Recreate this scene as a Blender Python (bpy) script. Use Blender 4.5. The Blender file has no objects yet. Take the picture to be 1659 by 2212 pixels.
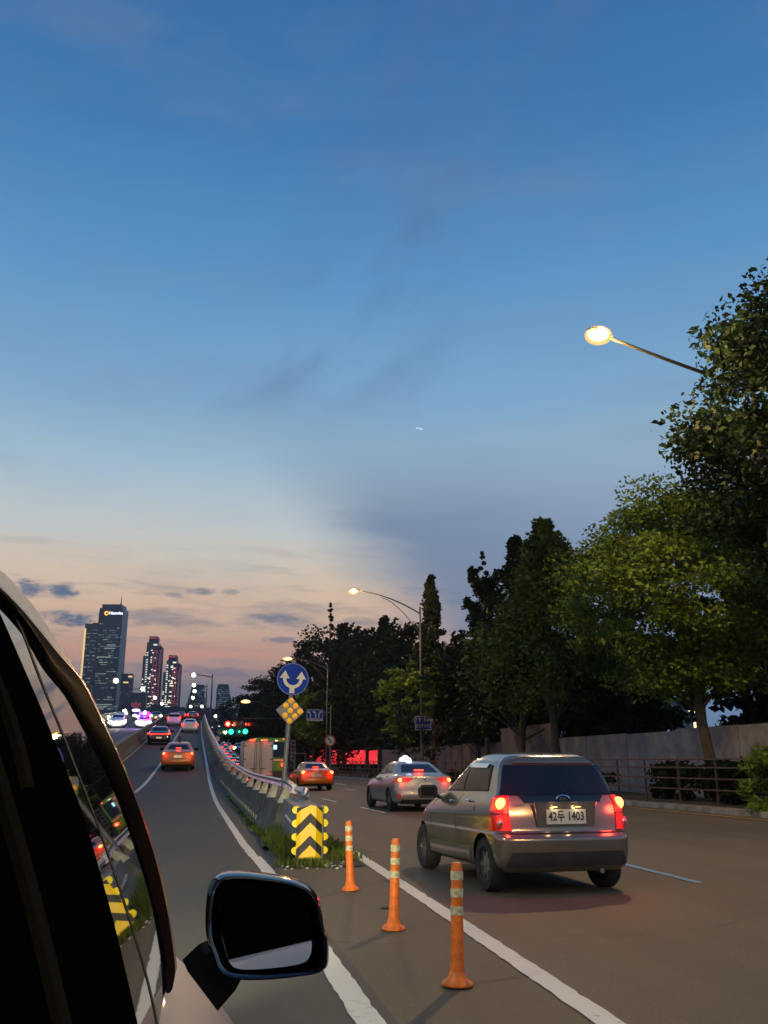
import bpy, bmesh, math, random
import numpy as np
from mathutils import Vector, Matrix
R = math.radians
random.seed(7)
rng = np.random.default_rng(11)
SC = bpy.context.scene
COL = SC.collection

# ------------------------------------------------------------------ camera
F = 1950.0; PIT = math.atan(542 / 1950); CX, CY = 829.5, 1106.0
YAW = math.atan2(406, 1950 * math.cos(PIT) + 542 * math.sin(PIT))
EYE = 1.42
cam = bpy.data.cameras.new("camera"); camo = bpy.data.objects.new("camera", cam); COL.objects.link(camo)
cam.sensor_fit = 'VERTICAL'; cam.sensor_height = 24.0; cam.lens = 24.0 * 1950 / 2212
cam.clip_start = 0.05; cam.clip_end = 9000
camo.location = (0, 0, EYE); camo.rotation_euler = (R(90) + PIT, 0, -YAW)
SC.camera = camo

# ------------------------------------------------------------------ render / exposure
SC.view_settings.view_transform = 'Standard'; SC.view_settings.look = 'None'
SC.view_settings.exposure = 0.0; SC.view_settings.gamma = 1.0; SC.view_settings.use_curve_mapping = False
SC.render.engine = 'CYCLES'
SC.cycles.use_denoising = True
SC.cycles.max_bounces = 6; SC.cycles.diffuse_bounces = 3; SC.cycles.glossy_bounces = 4
SC.cycles.transmission_bounces = 4; SC.cycles.sample_clamp_indirect = 6.0; SC.cycles.caustics_reflective = False
SC.cycles.caustics_refractive = False

def lin(c):
    return tuple((v / 255 / 12.92 if v / 255 <= .04045 else ((v / 255 + .055) / 1.055) ** 2.4) for v in c)

# ------------------------------------------------------------------ world: dusk sky
world = bpy.data.worlds.new("World"); SC.world = world; world.use_nodes = True
NT = world.node_tree; NT.nodes.clear()
class G:
    """tiny expression builder for shader maths"""
    def __init__(s, nt): s.nt = nt
    def m(s, op, a, b=None, c=None):
        n = s.nt.nodes.new('ShaderNodeMath'); n.operation = op
        for i, v in enumerate((a, b, c)):
            if v is None: continue
            if isinstance(v, (int, float)): n.inputs[i].default_value = v
            else: s.nt.links.new(v, n.inputs[i])
        return n.outputs[0]
    def smooth(s, v, a, b):
        n = s.nt.nodes.new('ShaderNodeMapRange'); n.interpolation_type = 'SMOOTHSTEP'
        s.nt.links.new(v, n.inputs[0]); n.inputs[1].default_value = a; n.inputs[2].default_value = b
        return n.outputs[0]
    def xyz(s, x, y, z):
        n = s.nt.nodes.new('ShaderNodeCombineXYZ')
        for i, v in enumerate((x, y, z)):
            if isinstance(v, (int, float)): n.inputs[i].default_value = v
            else: s.nt.links.new(v, n.inputs[i])
        return n.outputs[0]
    def noise(s, vec, scale, detail=4, rough=.55):
        n = s.nt.nodes.new('ShaderNodeTexNoise'); n.inputs['Scale'].default_value = scale
        n.inputs['Detail'].default_value = detail; n.inputs['Roughness'].default_value = rough
        if vec is not None: s.nt.links.new(vec, n.inputs['Vector'])
        return n.outputs['Fac']
    def mix(s, f, a, b, blend='MIX'):
        n = s.nt.nodes.new('ShaderNodeMix'); n.data_type = 'RGBA'; n.blend_type = blend
        for k, v in ((0, f), (6, a), (7, b)):
            if isinstance(v, (int, float)): n.inputs[k].default_value = v
            elif isinstance(v, tuple): n.inputs[k].default_value = v if len(v) == 4 else (*v, 1)
            else: s.nt.links.new(v, n.inputs[k])
        return n.outputs[2]
    def ramp(s, v, stops, interp='LINEAR'):
        n = s.nt.nodes.new('ShaderNodeValToRGB'); cr = n.color_ramp; cr.interpolation = interp
        while len(cr.elements) < len(stops): cr.elements.new(.5)
        for e, (p, c) in zip(cr.elements, stops): e.position = p; e.color = (*c[:3], 1)
        s.nt.links.new(v, n.inputs[0]); return n.outputs[0]
g = G(NT)
tc = NT.nodes.new('ShaderNodeTexCoord'); sp = NT.nodes.new('ShaderNodeSeparateXYZ')
NT.links.new(tc.outputs['Generated'], sp.inputs[0])
el = g.m('MULTIPLY', g.m('ARCSINE', sp.outputs[2]), 180 / math.pi)
az = g.m('MULTIPLY', g.m('ARCTAN2', sp.outputs[0], sp.outputs[1]), 180 / math.pi)
v1 = g.xyz(g.m('MULTIPLY', az, .045), g.m('MULTIPLY', el, .16), 0)
n1 = g.noise(v1, 1.0, 5, .6)
v2 = g.xyz(g.m('MULTIPLY', az, .11), g.m('MULTIPLY', el, .55), 3.3)
n2 = g.noise(v2, 1.0, 6, .62)
elw = g.m('ADD', el, g.m('MULTIPLY', g.m('SUBTRACT', n2, .5), 2.4))
SKY = [(-2, (70, 78, 92)), (0, (82, 92, 108)), (2.4, (100, 108, 122)), (4.2, (128, 124, 134)), (5.6, (176, 147, 140)),
       (7.3, (210, 173, 150)), (9.5, (224, 192, 164)), (11.8, (216, 203, 186)), (14.2, (198, 205, 206)), (17.3, (170, 195, 211)),
       (22, (130, 173, 208)), (30, (92, 148, 198)), (38, (67, 123, 180)), (47, (52, 105, 163)), (70, (34, 76, 134))]
skyc = g.ramp(g.m('DIVIDE', g.m('ADD', elw, 2), 72), [((p + 2) / 72, lin(c)) for p, c in SKY])
# faint wisps higher up
wis = g.m('MULTIPLY', g.smooth(n1, .45, .75), .30)
skyc = g.mix(wis, skyc, lin((120, 135, 158)))
n5 = g.noise(g.xyz(g.m('ADD', g.m('MULTIPLY', az, .10), g.m('MULTIPLY', el, -.05)), g.m('ADD', g.m('MULTIPLY', el, .13), g.m('MULTIPLY', az, -.03)), 12.0), 1.0, 6, .6)
reg = g.m('MULTIPLY', g.smooth(g.m('SUBTRACT', 12, g.m('ABSOLUTE', g.m('SUBTRACT', az, g.m('ADD', -8, g.m('MULTIPLY', el, .62))))), 0, 10), g.smooth(el, 19, 25))
skyc = g.mix(g.m('MULTIPLY', g.m('MULTIPLY', g.smooth(n5, .42, .68), reg), .42), skyc, lin((88, 112, 146)))
# thin streaks of dark cloud low over the city
st = g.m('MULTIPLY', g.smooth(n2, .52, .70), g.m('MULTIPLY', g.smooth(el, 1, 4), g.m('SUBTRACT', 1, g.smooth(el, 7.5, 12.5))))
skyc = g.mix(g.m('MULTIPLY', st, .75), skyc, lin((118, 120, 136)))
st2 = g.m('MULTIPLY', g.smooth(g.noise(g.xyz(g.m('MULTIPLY', az, .16), g.m('MULTIPLY', g.m('ADD', el, g.m('MULTIPLY', az, .04)), 1.5), 5.0), 1.0, 7, .62), .5, .68), g.m('MULTIPLY', g.smooth(el, 2, 5), g.m('SUBTRACT', 1, g.smooth(el, 9, 16))))
skyc = g.mix(g.m('MULTIPLY', st2, .45), skyc, lin((138, 136, 146)))
# glowing orange band near the horizon on the sunset side
ob = g.m('MULTIPLY', g.smooth(el, 4.6, 6.0), g.m('SUBTRACT', 1, g.smooth(el, 6.2, 7.8)))
ob = g.m('MULTIPLY', ob, g.m('SUBTRACT', 1, g.smooth(g.m('ABSOLUTE', g.m('ADD', az, 4)), 6, 16)))
skyc = g.mix(g.m('MULTIPLY', ob, g.m('MULTIPLY', g.smooth(n2, .62, .4), .55)), skyc, lin((222, 156, 130)))
# large soft grey-blue cloud bank on the right
edge = g.m('ADD', g.m('MULTIPLY', g.m('SUBTRACT', 17.4, el), .90), 5.4)
dd = g.m('SUBTRACT', az, g.m('ADD', edge, g.m('ADD', g.m('MULTIPLY', g.m('SUBTRACT', n1, .5), 12), g.m('MULTIPLY', g.m('SUBTRACT', n2, .5), 4))))
bank = g.smooth(dd, -3.2, 5.5)
bank = g.m('MULTIPLY', bank, g.m('SUBTRACT', 1, g.smooth(g.m('ADD', el, g.m('MULTIPLY', n1, 5)), 15.5, 25)))
skyc = g.mix(g.m('MULTIPLY', bank, .84), skyc, g.mix(g.smooth(g.m('ADD', az, g.m('MULTIPLY', n2, 8)), 18, 34), lin((100, 127, 163)), lin((116, 146, 184))))
# small separate clouds
def blob(a0, e0, ra, re, k):
    da = g.m('DIVIDE', g.m('SUBTRACT', az, a0), ra); de = g.m('DIVIDE', g.m('SUBTRACT', el, e0), re)
    r = g.m('ADD', g.m('MULTIPLY', da, da), g.m('MULTIPLY', de, de))
    r = g.m('ADD', r, g.m('ADD', g.m('MULTIPLY', g.m('SUBTRACT', n3, .5), 4.2), g.m('MULTIPLY', g.m('SUBTRACT', n4, .5), 2.2)))
    return g.m('MULTIPLY', g.m('SUBTRACT', 1, g.smooth(r, -.3, 1.5)), k)
n3 = g.noise(g.xyz(g.m('MULTIPLY', az, .9), g.m('MULTIPLY', el, 2.2), 1.7), 1.0, 6, .65)
n4 = g.noise(g.xyz(g.m('MULTIPLY', az, 1.1), g.m('MULTIPLY', el, 5.0), 9.1), 1.0, 6, .7)
for a0, e0, ra, re, k in [(-10.3, 9.95, 1.1, .5, .9), (-8.45, 9.95, .85, .48, .95), (-8.0, 8.3, 1.6, .42, .95), (-.3, 10.3, .9, .22, .7),
                          (-1.9, 10.0, .7, .25, .45), (1.5, 10.35, .5, .2, .5), (4.6, 8.75, 2.3, .27, .7), (4.8, 7.4, 1.1, .22, .65), (1.2, 5.4, 2.6, .38, .6),
                          (9.8, 8.6, 1.6, .3, .5), (-14, 7.2, 2, .4, .6), (19, 38, 9, 3, .10)]:
    skyc = g.mix(blob(a0, e0, ra, re, k), skyc, lin((88, 108, 138)))
bg = NT.nodes.new('ShaderNodeBackground'); NT.links.new(skyc, bg.inputs['Color']); bg.inputs['Strength'].default_value = 1.0
wo = NT.nodes.new('ShaderNodeOutputWorld'); NT.links.new(bg.outputs[0], wo.inputs[0])
world.cycles.sampling_method = 'AUTOMATIC'

# ------------------------------------------------------------------ helpers
def prof(d, x):
    """piecewise linear table"""
    if x <= d[0][0]: return d[0][1]
    for (a, b), (c, e) in zip(d, d[1:]):
        if x <= c: return b + (e - b) * (x - a) / (c - a)
    return d[-1][1]
def ray(px, py):
    a = (px - CX) / F; b = (CY - py) / F
    cy, sy, ct, s_ = math.cos(YAW), math.sin(YAW), math.cos(PIT), math.sin(PIT)
    fw = (sy * ct, cy * ct, s_); rt = (cy, -sy, 0); up = (-sy * s_, -cy * s_, ct)
    return Vector([fw[i] + a * rt[i] + b * up[i] for i in range(3)])
def aty(px, py, y):
    d = ray(px, py); t = y / d.y; return Vector((d.x * t, y, EYE + d.z * t))
def tag(o, label=None, cat=None, group=None, kind=None):
    if label: o['label'] = label
    if cat: o['category'] = cat
    if group: o['group'] = group
    if kind: o['kind'] = kind
    return o
def thing(name, loc, label, cat, rz=0, group=None, tilt=None):
    o = bpy.data.objects.new(name, None); o.empty_display_size = .3; COL.objects.link(o); o.location = loc
    o.rotation_euler = (tilt[0], tilt[1], rz) if tilt else (0, 0, rz)
    return tag(o, label, cat, group)
class MB:
    def __init__(s): s.v = []; s.f = []
    def add(s, vs, fs):
        k = len(s.v); s.v += [tuple(p) for p in vs]; s.f += [tuple(i + k for i in f) for f in fs]; return s
    def box(s, c, d, rz=0, M=None):
        x, y, z = (q / 2 for q in d)
        vs = [Vector((a * x, b * y, e * z)) for a in (-1, 1) for b in (-1, 1) for e in (-1, 1)]
        T = Matrix.Rotation(rz, 4, 'Z') if M is None else M
        vs = [T @ p + Vector(c) for p in vs]
        return s.add(vs, [(0, 1, 3, 2), (4, 6, 7, 5), (0, 4, 5, 1), (2, 3, 7, 6), (0, 2, 6, 4), (1, 5, 7, 3)])
    def tube(s, pts, r, n=8, cap=True):
        pts = [Vector(p) for p in pts]; rs = r if isinstance(r, (list, tuple)) else [r] * len(pts)
        rings = []
        for i, p in enumerate(pts):
            d = (pts[min(i + 1, len(pts) - 1)] - pts[max(i - 1, 0)]).normalized()
            a = Vector((0, 0, 1)) if abs(d.z) < .9 else Vector((1, 0, 0))
            u = d.cross(a).normalized(); w = d.cross(u)
            rings.append([p + (u * math.cos(2 * math.pi * k / n) + w * math.sin(2 * math.pi * k / n)) * rs[i] for k in range(n)])
        vs = [q for ring in rings for q in ring]; fs = []
        for i in range(len(pts) - 1):
            for k in range(n):
                fs.append((i * n + k, i * n + (k + 1) % n, (i + 1) * n + (k + 1) % n, (i + 1) * n + k))
        if cap: fs.append(tuple(range(n))[::-1]); fs.append(tuple(len(vs) - n + k for k in range(n)))
        return s.add(vs, fs)
    def ball(s, c, r, n=12, m=8, sc=(1, 1, 1)):
        vs = []; fs = []
        for i in range(m + 1):
            t = math.pi * i / m
            for k in range(n):
                a = 2 * math.pi * k / n
                vs.append((c[0] + r * sc[0] * math.sin(t) * math.cos(a), c[1] + r * sc[1] * math.sin(t) * math.sin(a), c[2] + r * sc[2] * math.cos(t)))
        for i in range(m):
            for k in range(n): fs.append((i * n + k, (i + 1) * n + k, (i + 1) * n + (k + 1) % n, i * n + (k + 1) % n))
        return s.add(vs, fs)
    def prism(s, pts, depth, M=None):
        """outline in local xz, extruded along +y by depth; front face at y=0 faces -y"""
        n = len(pts); T = M or Matrix.Identity(4)
        vs = [T @ Vector((p[0], 0, p[1])) for p in pts] + [T @ Vector((p[0], depth, p[1])) for p in pts]
        fs = [tuple(range(n)), tuple(range(2 * n - 1, n - 1, -1))] + [(i, i + n, (i + 1) % n + n, (i + 1) % n) for i in range(n)]
        return s.add(vs, fs)
    def build(s, name, mat, parent=None, smooth=False, auto=None):
        me = bpy.data.meshes.new(name); me.from_pydata(s.v, [], s.f)
        bm = bmesh.new(); bm.from_mesh(me); bmesh.ops.recalc_face_normals(bm, faces=bm.faces); bm.to_mesh(me); bm.free()
        if smooth:
            for p in me.polygons: p.use_smooth = True
            me.set_sharp_from_angle(angle=R(auto or 40))
        me.materials.append(mat); me.update()
        o = bpy.data.objects.new(name, me); COL.objects.link(o)
        if parent: o.parent = parent
        return o
def copy_thing(src, loc, rz, label, group=None):
    c = src.copy(); COL.objects.link(c); c.location = loc; c.rotation_euler = (src.rotation_euler.x, src.rotation_euler.y, rz)
    c['label'] = label
    if group: c['group'] = group
    for ch in list(src.children):
        a = ch.copy(); COL.objects.link(a); a.parent = c
        for h in list(ch.children):
            b = h.copy(); COL.objects.link(b); b.parent = a
    return c
def copy_kids(src, dst): pass
def mat(name, col, rough=.6, metal=0, emit=None, es=0, spec=.5, coat=0, noise=None, bump=0, ior=None, alpha=None, trans=None):
    """noise = (scale, amount): gentle value variation in the surface's own colour"""
    m = bpy.data.materials.new(name); m.use_nodes = True; nt = m.node_tree; b = nt.nodes['Principled BSDF']
    c = (*col[:3], 1); b.inputs['Base Color'].default_value = c
    b.inputs['Roughness'].default_value = rough; b.inputs['Metallic'].default_value = metal
    b.inputs['Specular IOR Level'].default_value = spec; b.inputs['Coat Weight'].default_value = coat
    b.inputs['Coat Roughness'].default_value = .05
    if ior: b.inputs['IOR'].default_value = ior
    if emit: b.inputs['Emission Color'].default_value = (*emit, 1); b.inputs['Emission Strength'].default_value = es
    q = G(nt); t = nt.nodes.new('ShaderNodeTexCoord')
    sc, am = noise or (3.0, .12)
    nz = q.noise(t.outputs['Object'], sc, 5, .6)
    dark = tuple(v * (1 - am) for v in col[:3]); lite = tuple(min(1, v * (1 + am)) for v in col[:3])
    nt.links.new(q.mix(q.smooth(nz, .3, .7), dark, lite), b.inputs['Base Color'])
    if bump:
        bn = nt.nodes.new('ShaderNodeBump'); bn.inputs['Strength'].default_value = bump; bn.inputs['Distance'].default_value = .02
        nt.links.new(q.noise(t.outputs['Object'], sc * 8, 4), bn.inputs['Height']); nt.links.new(bn.outputs[0], b.inputs['Normal'])
    if trans:
        tr = nt.nodes.new('ShaderNodeBsdfTranslucent'); nt.links.new(q.mix(q.smooth(nz, .3, .7), dark, lite), tr.inputs[0])
        mx = nt.nodes.new('ShaderNodeMixShader'); mx.inputs[0].default_value = trans
        nt.links.new(b.outputs[0], mx.inputs[1]); nt.links.new(tr.outputs[0], mx.inputs[2])
        nt.links.new(mx.outputs[0], nt.nodes['Material Output'].inputs[0])
    return m
def lamp(name, parent, loc, power, col, size=.1, kind='POINT', rot=None, angle=60, blend=.5):
    l = bpy.data.lights.new(name, kind); l.energy = power; l.color = col
    l.shadow_soft_size = size
    if kind == 'SPOT': l.spot_size = R(angle); l.spot_blend = blend
    o = bpy.data.objects.new(name, l); COL.objects.link(o); o.location = loc
    if rot: o.rotation_euler = rot
    if parent: o.parent = parent
    return o
def text(name, body, size, M, mat_, parent, extrude=.002, align='CENTER', sx=1.0, bold=0):
    cu = bpy.data.curves.new(name, 'FONT'); cu.body = body; cu.size = size; cu.align_x = align; cu.align_y = 'CENTER'
    cu.extrude = extrude; cu.offset = bold; cu.resolution_u = 3
    o = bpy.data.objects.new(name + '_tmp', cu); COL.objects.link(o)
    dg = bpy.context.evaluated_depsgraph_get(); me = bpy.data.meshes.new_from_object(o.evaluated_get(dg))
    bpy.data.objects.remove(o)
    me.transform(Matrix.Diagonal((sx, 1, 1, 1))); me.transform(M)
    me.materials.clear(); me.materials.append(mat_)
    ob = bpy.data.objects.new(name, me); COL.objects.link(ob); ob.parent = parent
    return ob
# text lies in xy facing +z; this turns it to stand upright facing -y
UP = Matrix.Rotation(R(90), 4, 'X')
def T(x, y, z): return Matrix.Translation((x, y, z))

# ------------------------------------------------------------------ materials
M = {}
def asphalt(name, col, seam=False):
    m = bpy.data.materials.new(name); m.use_nodes = True; nt = m.node_tree; b = nt.nodes['Principled BSDF']; q = G(nt)
    t = nt.nodes.new('ShaderNodeTexCoord'); P = t.outputs['Object']
    s = nt.nodes.new('ShaderNodeSeparateXYZ'); nt.links.new(P, s.inputs[0])
    long = q.xyz(q.m('MULTIPLY', s.outputs[0], 1.3), q.m('MULTIPLY', s.outputs[1], .10), 0)
    a = q.noise(long, 1.0, 5, .6); f = q.noise(P, 60, 3, .7); big = q.noise(P, .35, 4)
    c1 = q.mix(q.smooth(a, .3, .7), tuple(v * .78 for v in col), tuple(v * 1.22 for v in col))
    c1 = q.mix(q.m('MULTIPLY', q.smooth(big, .35, .7), .35), c1, tuple(v * 1.35 for v in col))
    c1 = q.mix(q.m('MULTIPLY', q.smooth(f, .35, .7), .55), c1, tuple(v * .5 for v in col))
    f2 = q.noise(P, 14, 5, .75); c1 = q.mix(q.m('MULTIPLY', q.smooth(f2, .52, .72), .35), c1, tuple(v * 1.7 for v in col))
    # wheel tracks and oil down the lanes, patches with straight edges
    tr = q.m('SINE', q.m('ADD', q.m('MULTIPLY', s.outputs[0], 3.6), q.m('MULTIPLY', big, 1.2)))
    c1 = q.mix(q.m('MULTIPLY', q.smooth(tr, .1, .95), .30), c1, tuple(v * .62 for v in col))
    st_ = q.noise(q.xyz(q.m('MULTIPLY', s.outputs[0], .9), q.m('MULTIPLY', s.outputs[1], .35), 7.0), 1.0, 6, .7)
    c1 = q.mix(q.m('MULTIPLY', q.smooth(st_, .58, .70), .45), c1, tuple(v * .5 for v in col))
    # cracks / tar lines
    vo = nt.nodes.new('ShaderNodeTexVoronoi'); vo.feature = 'DISTANCE_TO_EDGE'; vo.inputs['Scale'].default_value = .33
    w = nt.nodes.new('ShaderNodeVectorMath'); w.operation = 'ADD'; nt.links.new(P, w.inputs[0])
    wn = nt.nodes.new('ShaderNodeTexNoise'); wn.inputs['Scale'].default_value = 1.2; nt.links.new(P, wn.inputs['Vector']); nt.links.new(wn.outputs['Color'], w.inputs[1])
    nt.links.new(w.outputs[0], vo.inputs['Vector'])
    cr = q.m('MULTIPLY', q.m('SUBTRACT', 1, q.smooth(vo.outputs['Distance'], .003, .016)), q.smooth(big, .45, .6))
    c1 = q.mix(q.m('MULTIPLY', cr, .55), c1, tuple(v * .35 for v in col))
    nt.links.new(c1, b.inputs['Base Color'])
    nt.links.new(q.m('ADD', q.m('MULTIPLY', a, .25), .62), b.inputs['Roughness'])
    bn = nt.nodes.new('ShaderNodeBump'); bn.inputs['Strength'].default_value = .5; bn.inputs['Distance'].default_value = .01
    nt.links.new(f, bn.inputs['Height']); nt.links.new(bn.outputs[0], b.inputs['Normal'])
    return m
M['asphalt'] = asphalt('asphalt', (.060, .060, .048)); M['asphalt_old'] = asphalt('asphalt_old', (.108, .086, .054))
M['asphalt_new'] = asphalt('asphalt_new', (.050, .050, .042))
def worn_paint(name, col, cover=.5):
    m = mat(name, col, .6); nt = m.node_tree; b = nt.nodes['Principled BSDF']; q = G(nt); t = nt.nodes.new('ShaderNodeTexCoord')
    f = q.noise(t.outputs['Object'], 13, 8, .8); g2 = q.noise(t.outputs['Object'], 1.5, 3)
    k = q.smooth(q.m('ADD', q.m('MULTIPLY', f, .7), q.m('MULTIPLY', g2, .3)), cover + .0, cover + .07)
    nt.links.new(q.mix(k, col, tuple(v * .45 for v in col)), b.inputs['Base Color']); return m
M['line_white'] = worn_paint('line_white', (.60, .60, .54), .555); M['line_yellow'] = worn_paint('line_yellow', (.55, .38, .06))
M['line_blue'] = worn_paint('line_blue', (.18, .42, .62))
M['concrete'] = mat('concrete', (.20, .195, .175), .85, noise=(1.8, .35), bump=.35)
M['concrete_dark'] = mat('concrete_dark', (.105, .093, .068), .9, noise=(2.6, .55), bump=.5)
M['concrete_pale'] = mat('concrete_pale', (.42, .41, .36), .85, noise=(5, .2), bump=.2)
M['galv'] = mat('galvanised_steel', (.45, .45, .46), .32, .9, noise=(6, .12))
M['galv_dull'] = mat('dull_steel', (.20, .20, .19), .55, .6, noise=(5, .2))
M['dirt'] = mat('soil', (.045, .040, .028), .95, noise=(2.5, .45), bump=.6)
def matte(name, col, gl=0.0, r=.3):
    m = bpy.data.materials.new(name); m.use_nodes = True; nt = m.node_tree; nt.nodes.clear(); q = G(nt)
    t = nt.nodes.new('ShaderNodeTexCoord'); d = nt.nodes.new('ShaderNodeBsdfDiffuse'); o = nt.nodes.new('ShaderNodeOutputMaterial')
    nt.links.new(q.mix(q.noise(t.outputs['Object'], 9.0, 4), tuple(v * .7 for v in col), tuple(v * 1.3 for v in col)), d.inputs[0])
    if gl:
        g_ = nt.nodes.new('ShaderNodeBsdfGlossy'); g_.inputs['Roughness'].default_value = r; mx = nt.nodes.new('ShaderNodeMixShader'); mx.inputs[0].default_value = gl
        nt.links.new(d.outputs[0], mx.inputs[1]); nt.links.new(g_.outputs[0], mx.inputs[2]); nt.links.new(mx.outputs[0], o.inputs[0])
    else: nt.links.new(d.outputs[0], o.inputs[0])
    return m
M['black'] = mat('black_rubber', (.012, .012, .012), .7)
M['black_gloss'] = mat('black_gloss', (.008, .008, .009), .12, coat=.6)
M['tyre'] = mat('tyre', (.018, .017, .016), .85, noise=(14, .2))
M['rim'] = mat('alloy_rim', (.30, .30, .30), .35, .85)
M['plate'] = mat('plate_white', (.62, .60, .52), .5, noise=(9, .06))
M['ink'] = mat('plate_ink', (.02, .03, .045), .6)
M['sign_blue'] = mat('sign_blue', (.006, .040, .30), .6, spec=.15, noise=(2.5, .1))
M['sign_cream'] = mat('sign_cream', (.62, .58, .46), .5, noise=(6, .08))
M['sign_red'] = mat('sign_red', (.45, .03, .03), .45)
M['sign_green'] = mat('sign_green', (.01, .16, .06), .45)
M['glass_side'] = mat('side_window_glass', (.012, .010, .010), .06, spec=.12)
M['glass_dark'] = mat('tinted_glass', (.010, .010, .014), .04, ior=1.5, spec=.6, coat=0)

# ------------------------------------------------------------------ ground, roads, markings
def zr(y):
    if y < 30: return 0.0
    if y < 50: return .07 * (y - 30) ** 2 / 40
    if y < 150: return .7 + .07 * (y - 50)
    if y < 190: return 7.7 + .07 * (y - 150) - .07 * (y - 150) ** 2 / 80
    return 9.1
XB = [(-50, 1.2), (15, 1.2), (19, 1.86), (24, 1.88), (31, 1.92), (40, 1.82), (47, 1.55), (62, 1.25), (100, .95), (200, .9)]
def xb(y): return prof(XB, y)
CT = [(-60, 2.1), (5.3, 2.37), (9, 2.47), (15.5, 2.62), (22, 2.3), (32, 1.95), (42, 1.6), (60, 1.3), (90, 1.1), (400, 1.1)]
def cc(y): return prof(CT, y)
KO = 12.75
def zs(y):
    """the lanes next to the ramp climb gently far ahead"""
    if y < 66: return 0.0
    if y < 80: return .05 * (y - 66) ** 2 / 28
    return .35 + .05 * (min(y, 150) - 80)
def zx(x, y): k = max(0, min(1, (9.5 - x) / 4.5)); return zs(y) * k * k * (3 - 2 * k)
def sheet(name, f0, f1, ys, zf, m, dz=0.0, kind='structure', parent=None, nx=1, skirt=0):
    vs = []; fs = []
    for y in ys:
        a, b = f0(y), f1(y)
        for i in range(nx + 1): vs.append((a + (b - a) * i / nx, y, zf(y) + dz))
    w = nx + 1
    for j in range(len(ys) - 1):
        for i in range(nx): fs.append((j * w + i, j * w + i + 1, (j + 1) * w + i + 1, (j + 1) * w + i))
    b = MB(); b.add(vs, fs)
    if skirt:
        n = len(ys)
        lo = [(f0(y), y, zf(y) + dz) for y in ys] + [(f0(y), y, zf(y) + dz - skirt) for y in ys]
        b.add(lo, [(k, k + 1, n + k + 1, n + k) for k in range(n - 1)])
    o = b.build(name, m, parent)
    if kind: tag(o, kind=kind)
    return o
def fr(a, b, s): return list(np.arange(a, b + 1e-6, s))
flat = lambda y: 0.0
gb = MB(); gb.add([(-4000, -600, -.05), (4000, -600, -.05), (4000, 7000, -.05), (-4000, 7000, -.05)], [(0, 1, 2, 3)])
tag(gb.build('ground', M['dirt']), kind='structure')
YS = fr(-40, 260, 2)
sheet('road', lambda y: 1.2 if y < 17.5 else xb(y) + .12, lambda y: cc(y) + KO, YS[:53], flat, M['asphalt_old'], dz=-.003)
b = MB(); ys = YS[52:]; N_ = 16; vs = []
for y in ys:
    x0, x1 = xb(y) + .12, cc(y) + KO
    for i in range(N_ + 1): x = x0 + (x1 - x0) * i / N_; vs.append((x, y, zx(x, y) - .003))
b.add(vs, [(j * (N_ + 1) + i, j * (N_ + 1) + i + 1, (j + 1) * (N_ + 1) + i + 1, (j + 1) * (N_ + 1) + i) for j in range(len(ys) - 1) for i in range(N_)])
tag(b.build('road', M['asphalt_old'], smooth=True), kind='structure')
sheet('ramp_road', lambda y: -13.2, lambda y: 1.2 if y < 17 else xb(y), [-40, -20, 0, 8, 15.8], zr, M['asphalt'])
sheet('ramp_road', lambda y: -13.2, lambda y: 1.2 if y < 17 else xb(y) + .12, fr(15.8, 40, 1.1)[:-1] + fr(40, 190, 3) + fr(200, 620, 20), zr, M['asphalt_new'])
sheet('cross_road', lambda y: -60, lambda y: 90, [262, 278], flat, M['asphalt_old'], dz=.004)
def line(fx, w, y0, y1, zf, m, dz=.005, step=2.0, name='lane_marking'):
    n = max(1, int(math.ceil((y1 - y0) / step))); ys = [y0 + (y1 - y0) * i / n for i in range(n + 1)]
    if y0 < 40 and y1 > 4:
        near = [y for y in ys if y < 3]; ys = near + list(np.arange(max(3.0, y0), min(y1, 42), .11)) + [y for y in ys if y > 42]
        if y1 <= 42: ys.append(y1)
    q_ = random.Random(int(w * 1000 + y0 * 7)); jt = {}
    def j(y, s): return jt.setdefault((round(y, 4), s), (q_.uniform(-.007, .007) + (q_.uniform(.0, .02) if q_.random() < .05 else 0) * (-s)) if 3 < y < 42 else 0)
    return sheet(name, lambda y: fx(y) - w / 2 + j(y, -1), lambda y: fx(y) + w / 2 + j(y, 1), ys, zf, m, dz=dz)
EL = [(-40, 1.06), (12.8, 1.04), (17.7, .95), (30, .87), (50, .72), (93, .5), (200, .45)]
line(lambda y: prof(EL, y), .17, -30, 15.2, zr, M['line_white'])
line(lambda y: prof(EL, y) - .03, .15, 15.2, 520, zr, M['line_white'])
LL = [(-40, -3.1), (25, -2.85), (36, -2.65), (45, -2.35), (60, -2.12), (200, -2.1)]
line(lambda y: prof(LL, y), .15, -30, 520, zr, M['line_white'])
line(lambda y: -4.55, .13, -30, 520, zr, M['line_yellow'])
line(lambda y: -5.85, .13, -30, 520, zr, M['line_yellow'])
line(lambda y: -12.5, .13, -30, 520, zr, M['line_white'])
for k in range(-2, 30): line(lambda y: -9.1, .14, k * 12, k * 12 + 6, zr, M['line_white'])
line(lambda y: cc(y), .17, -30, 15.8, flat, M['line_white'])
line(lambda y: cc(y) + .35, .13, 20, 150, zs, M['line_yellow'])
line(lambda y: cc(y) + 3.62, .11, 10.9, 14.5, flat, M['line_blue'])
for k in range(1, 12): line(lambda y: cc(y) + 3.45, .11, 19.5 + 8 * k, 23.0 + 8 * k, zs, M['line_white'])
for k in range(2, 15): line(lambda y: cc(y) + 6.9, .11, 17.5 + 8 * k, 20.5 + 8 * k, lambda y: zx(cc(y) + 6.9, y) + .01, M['line_white'])
line(lambda y: cc(y) + 12.1, .14, -20, 36, flat, M['line_yellow'])
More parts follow.
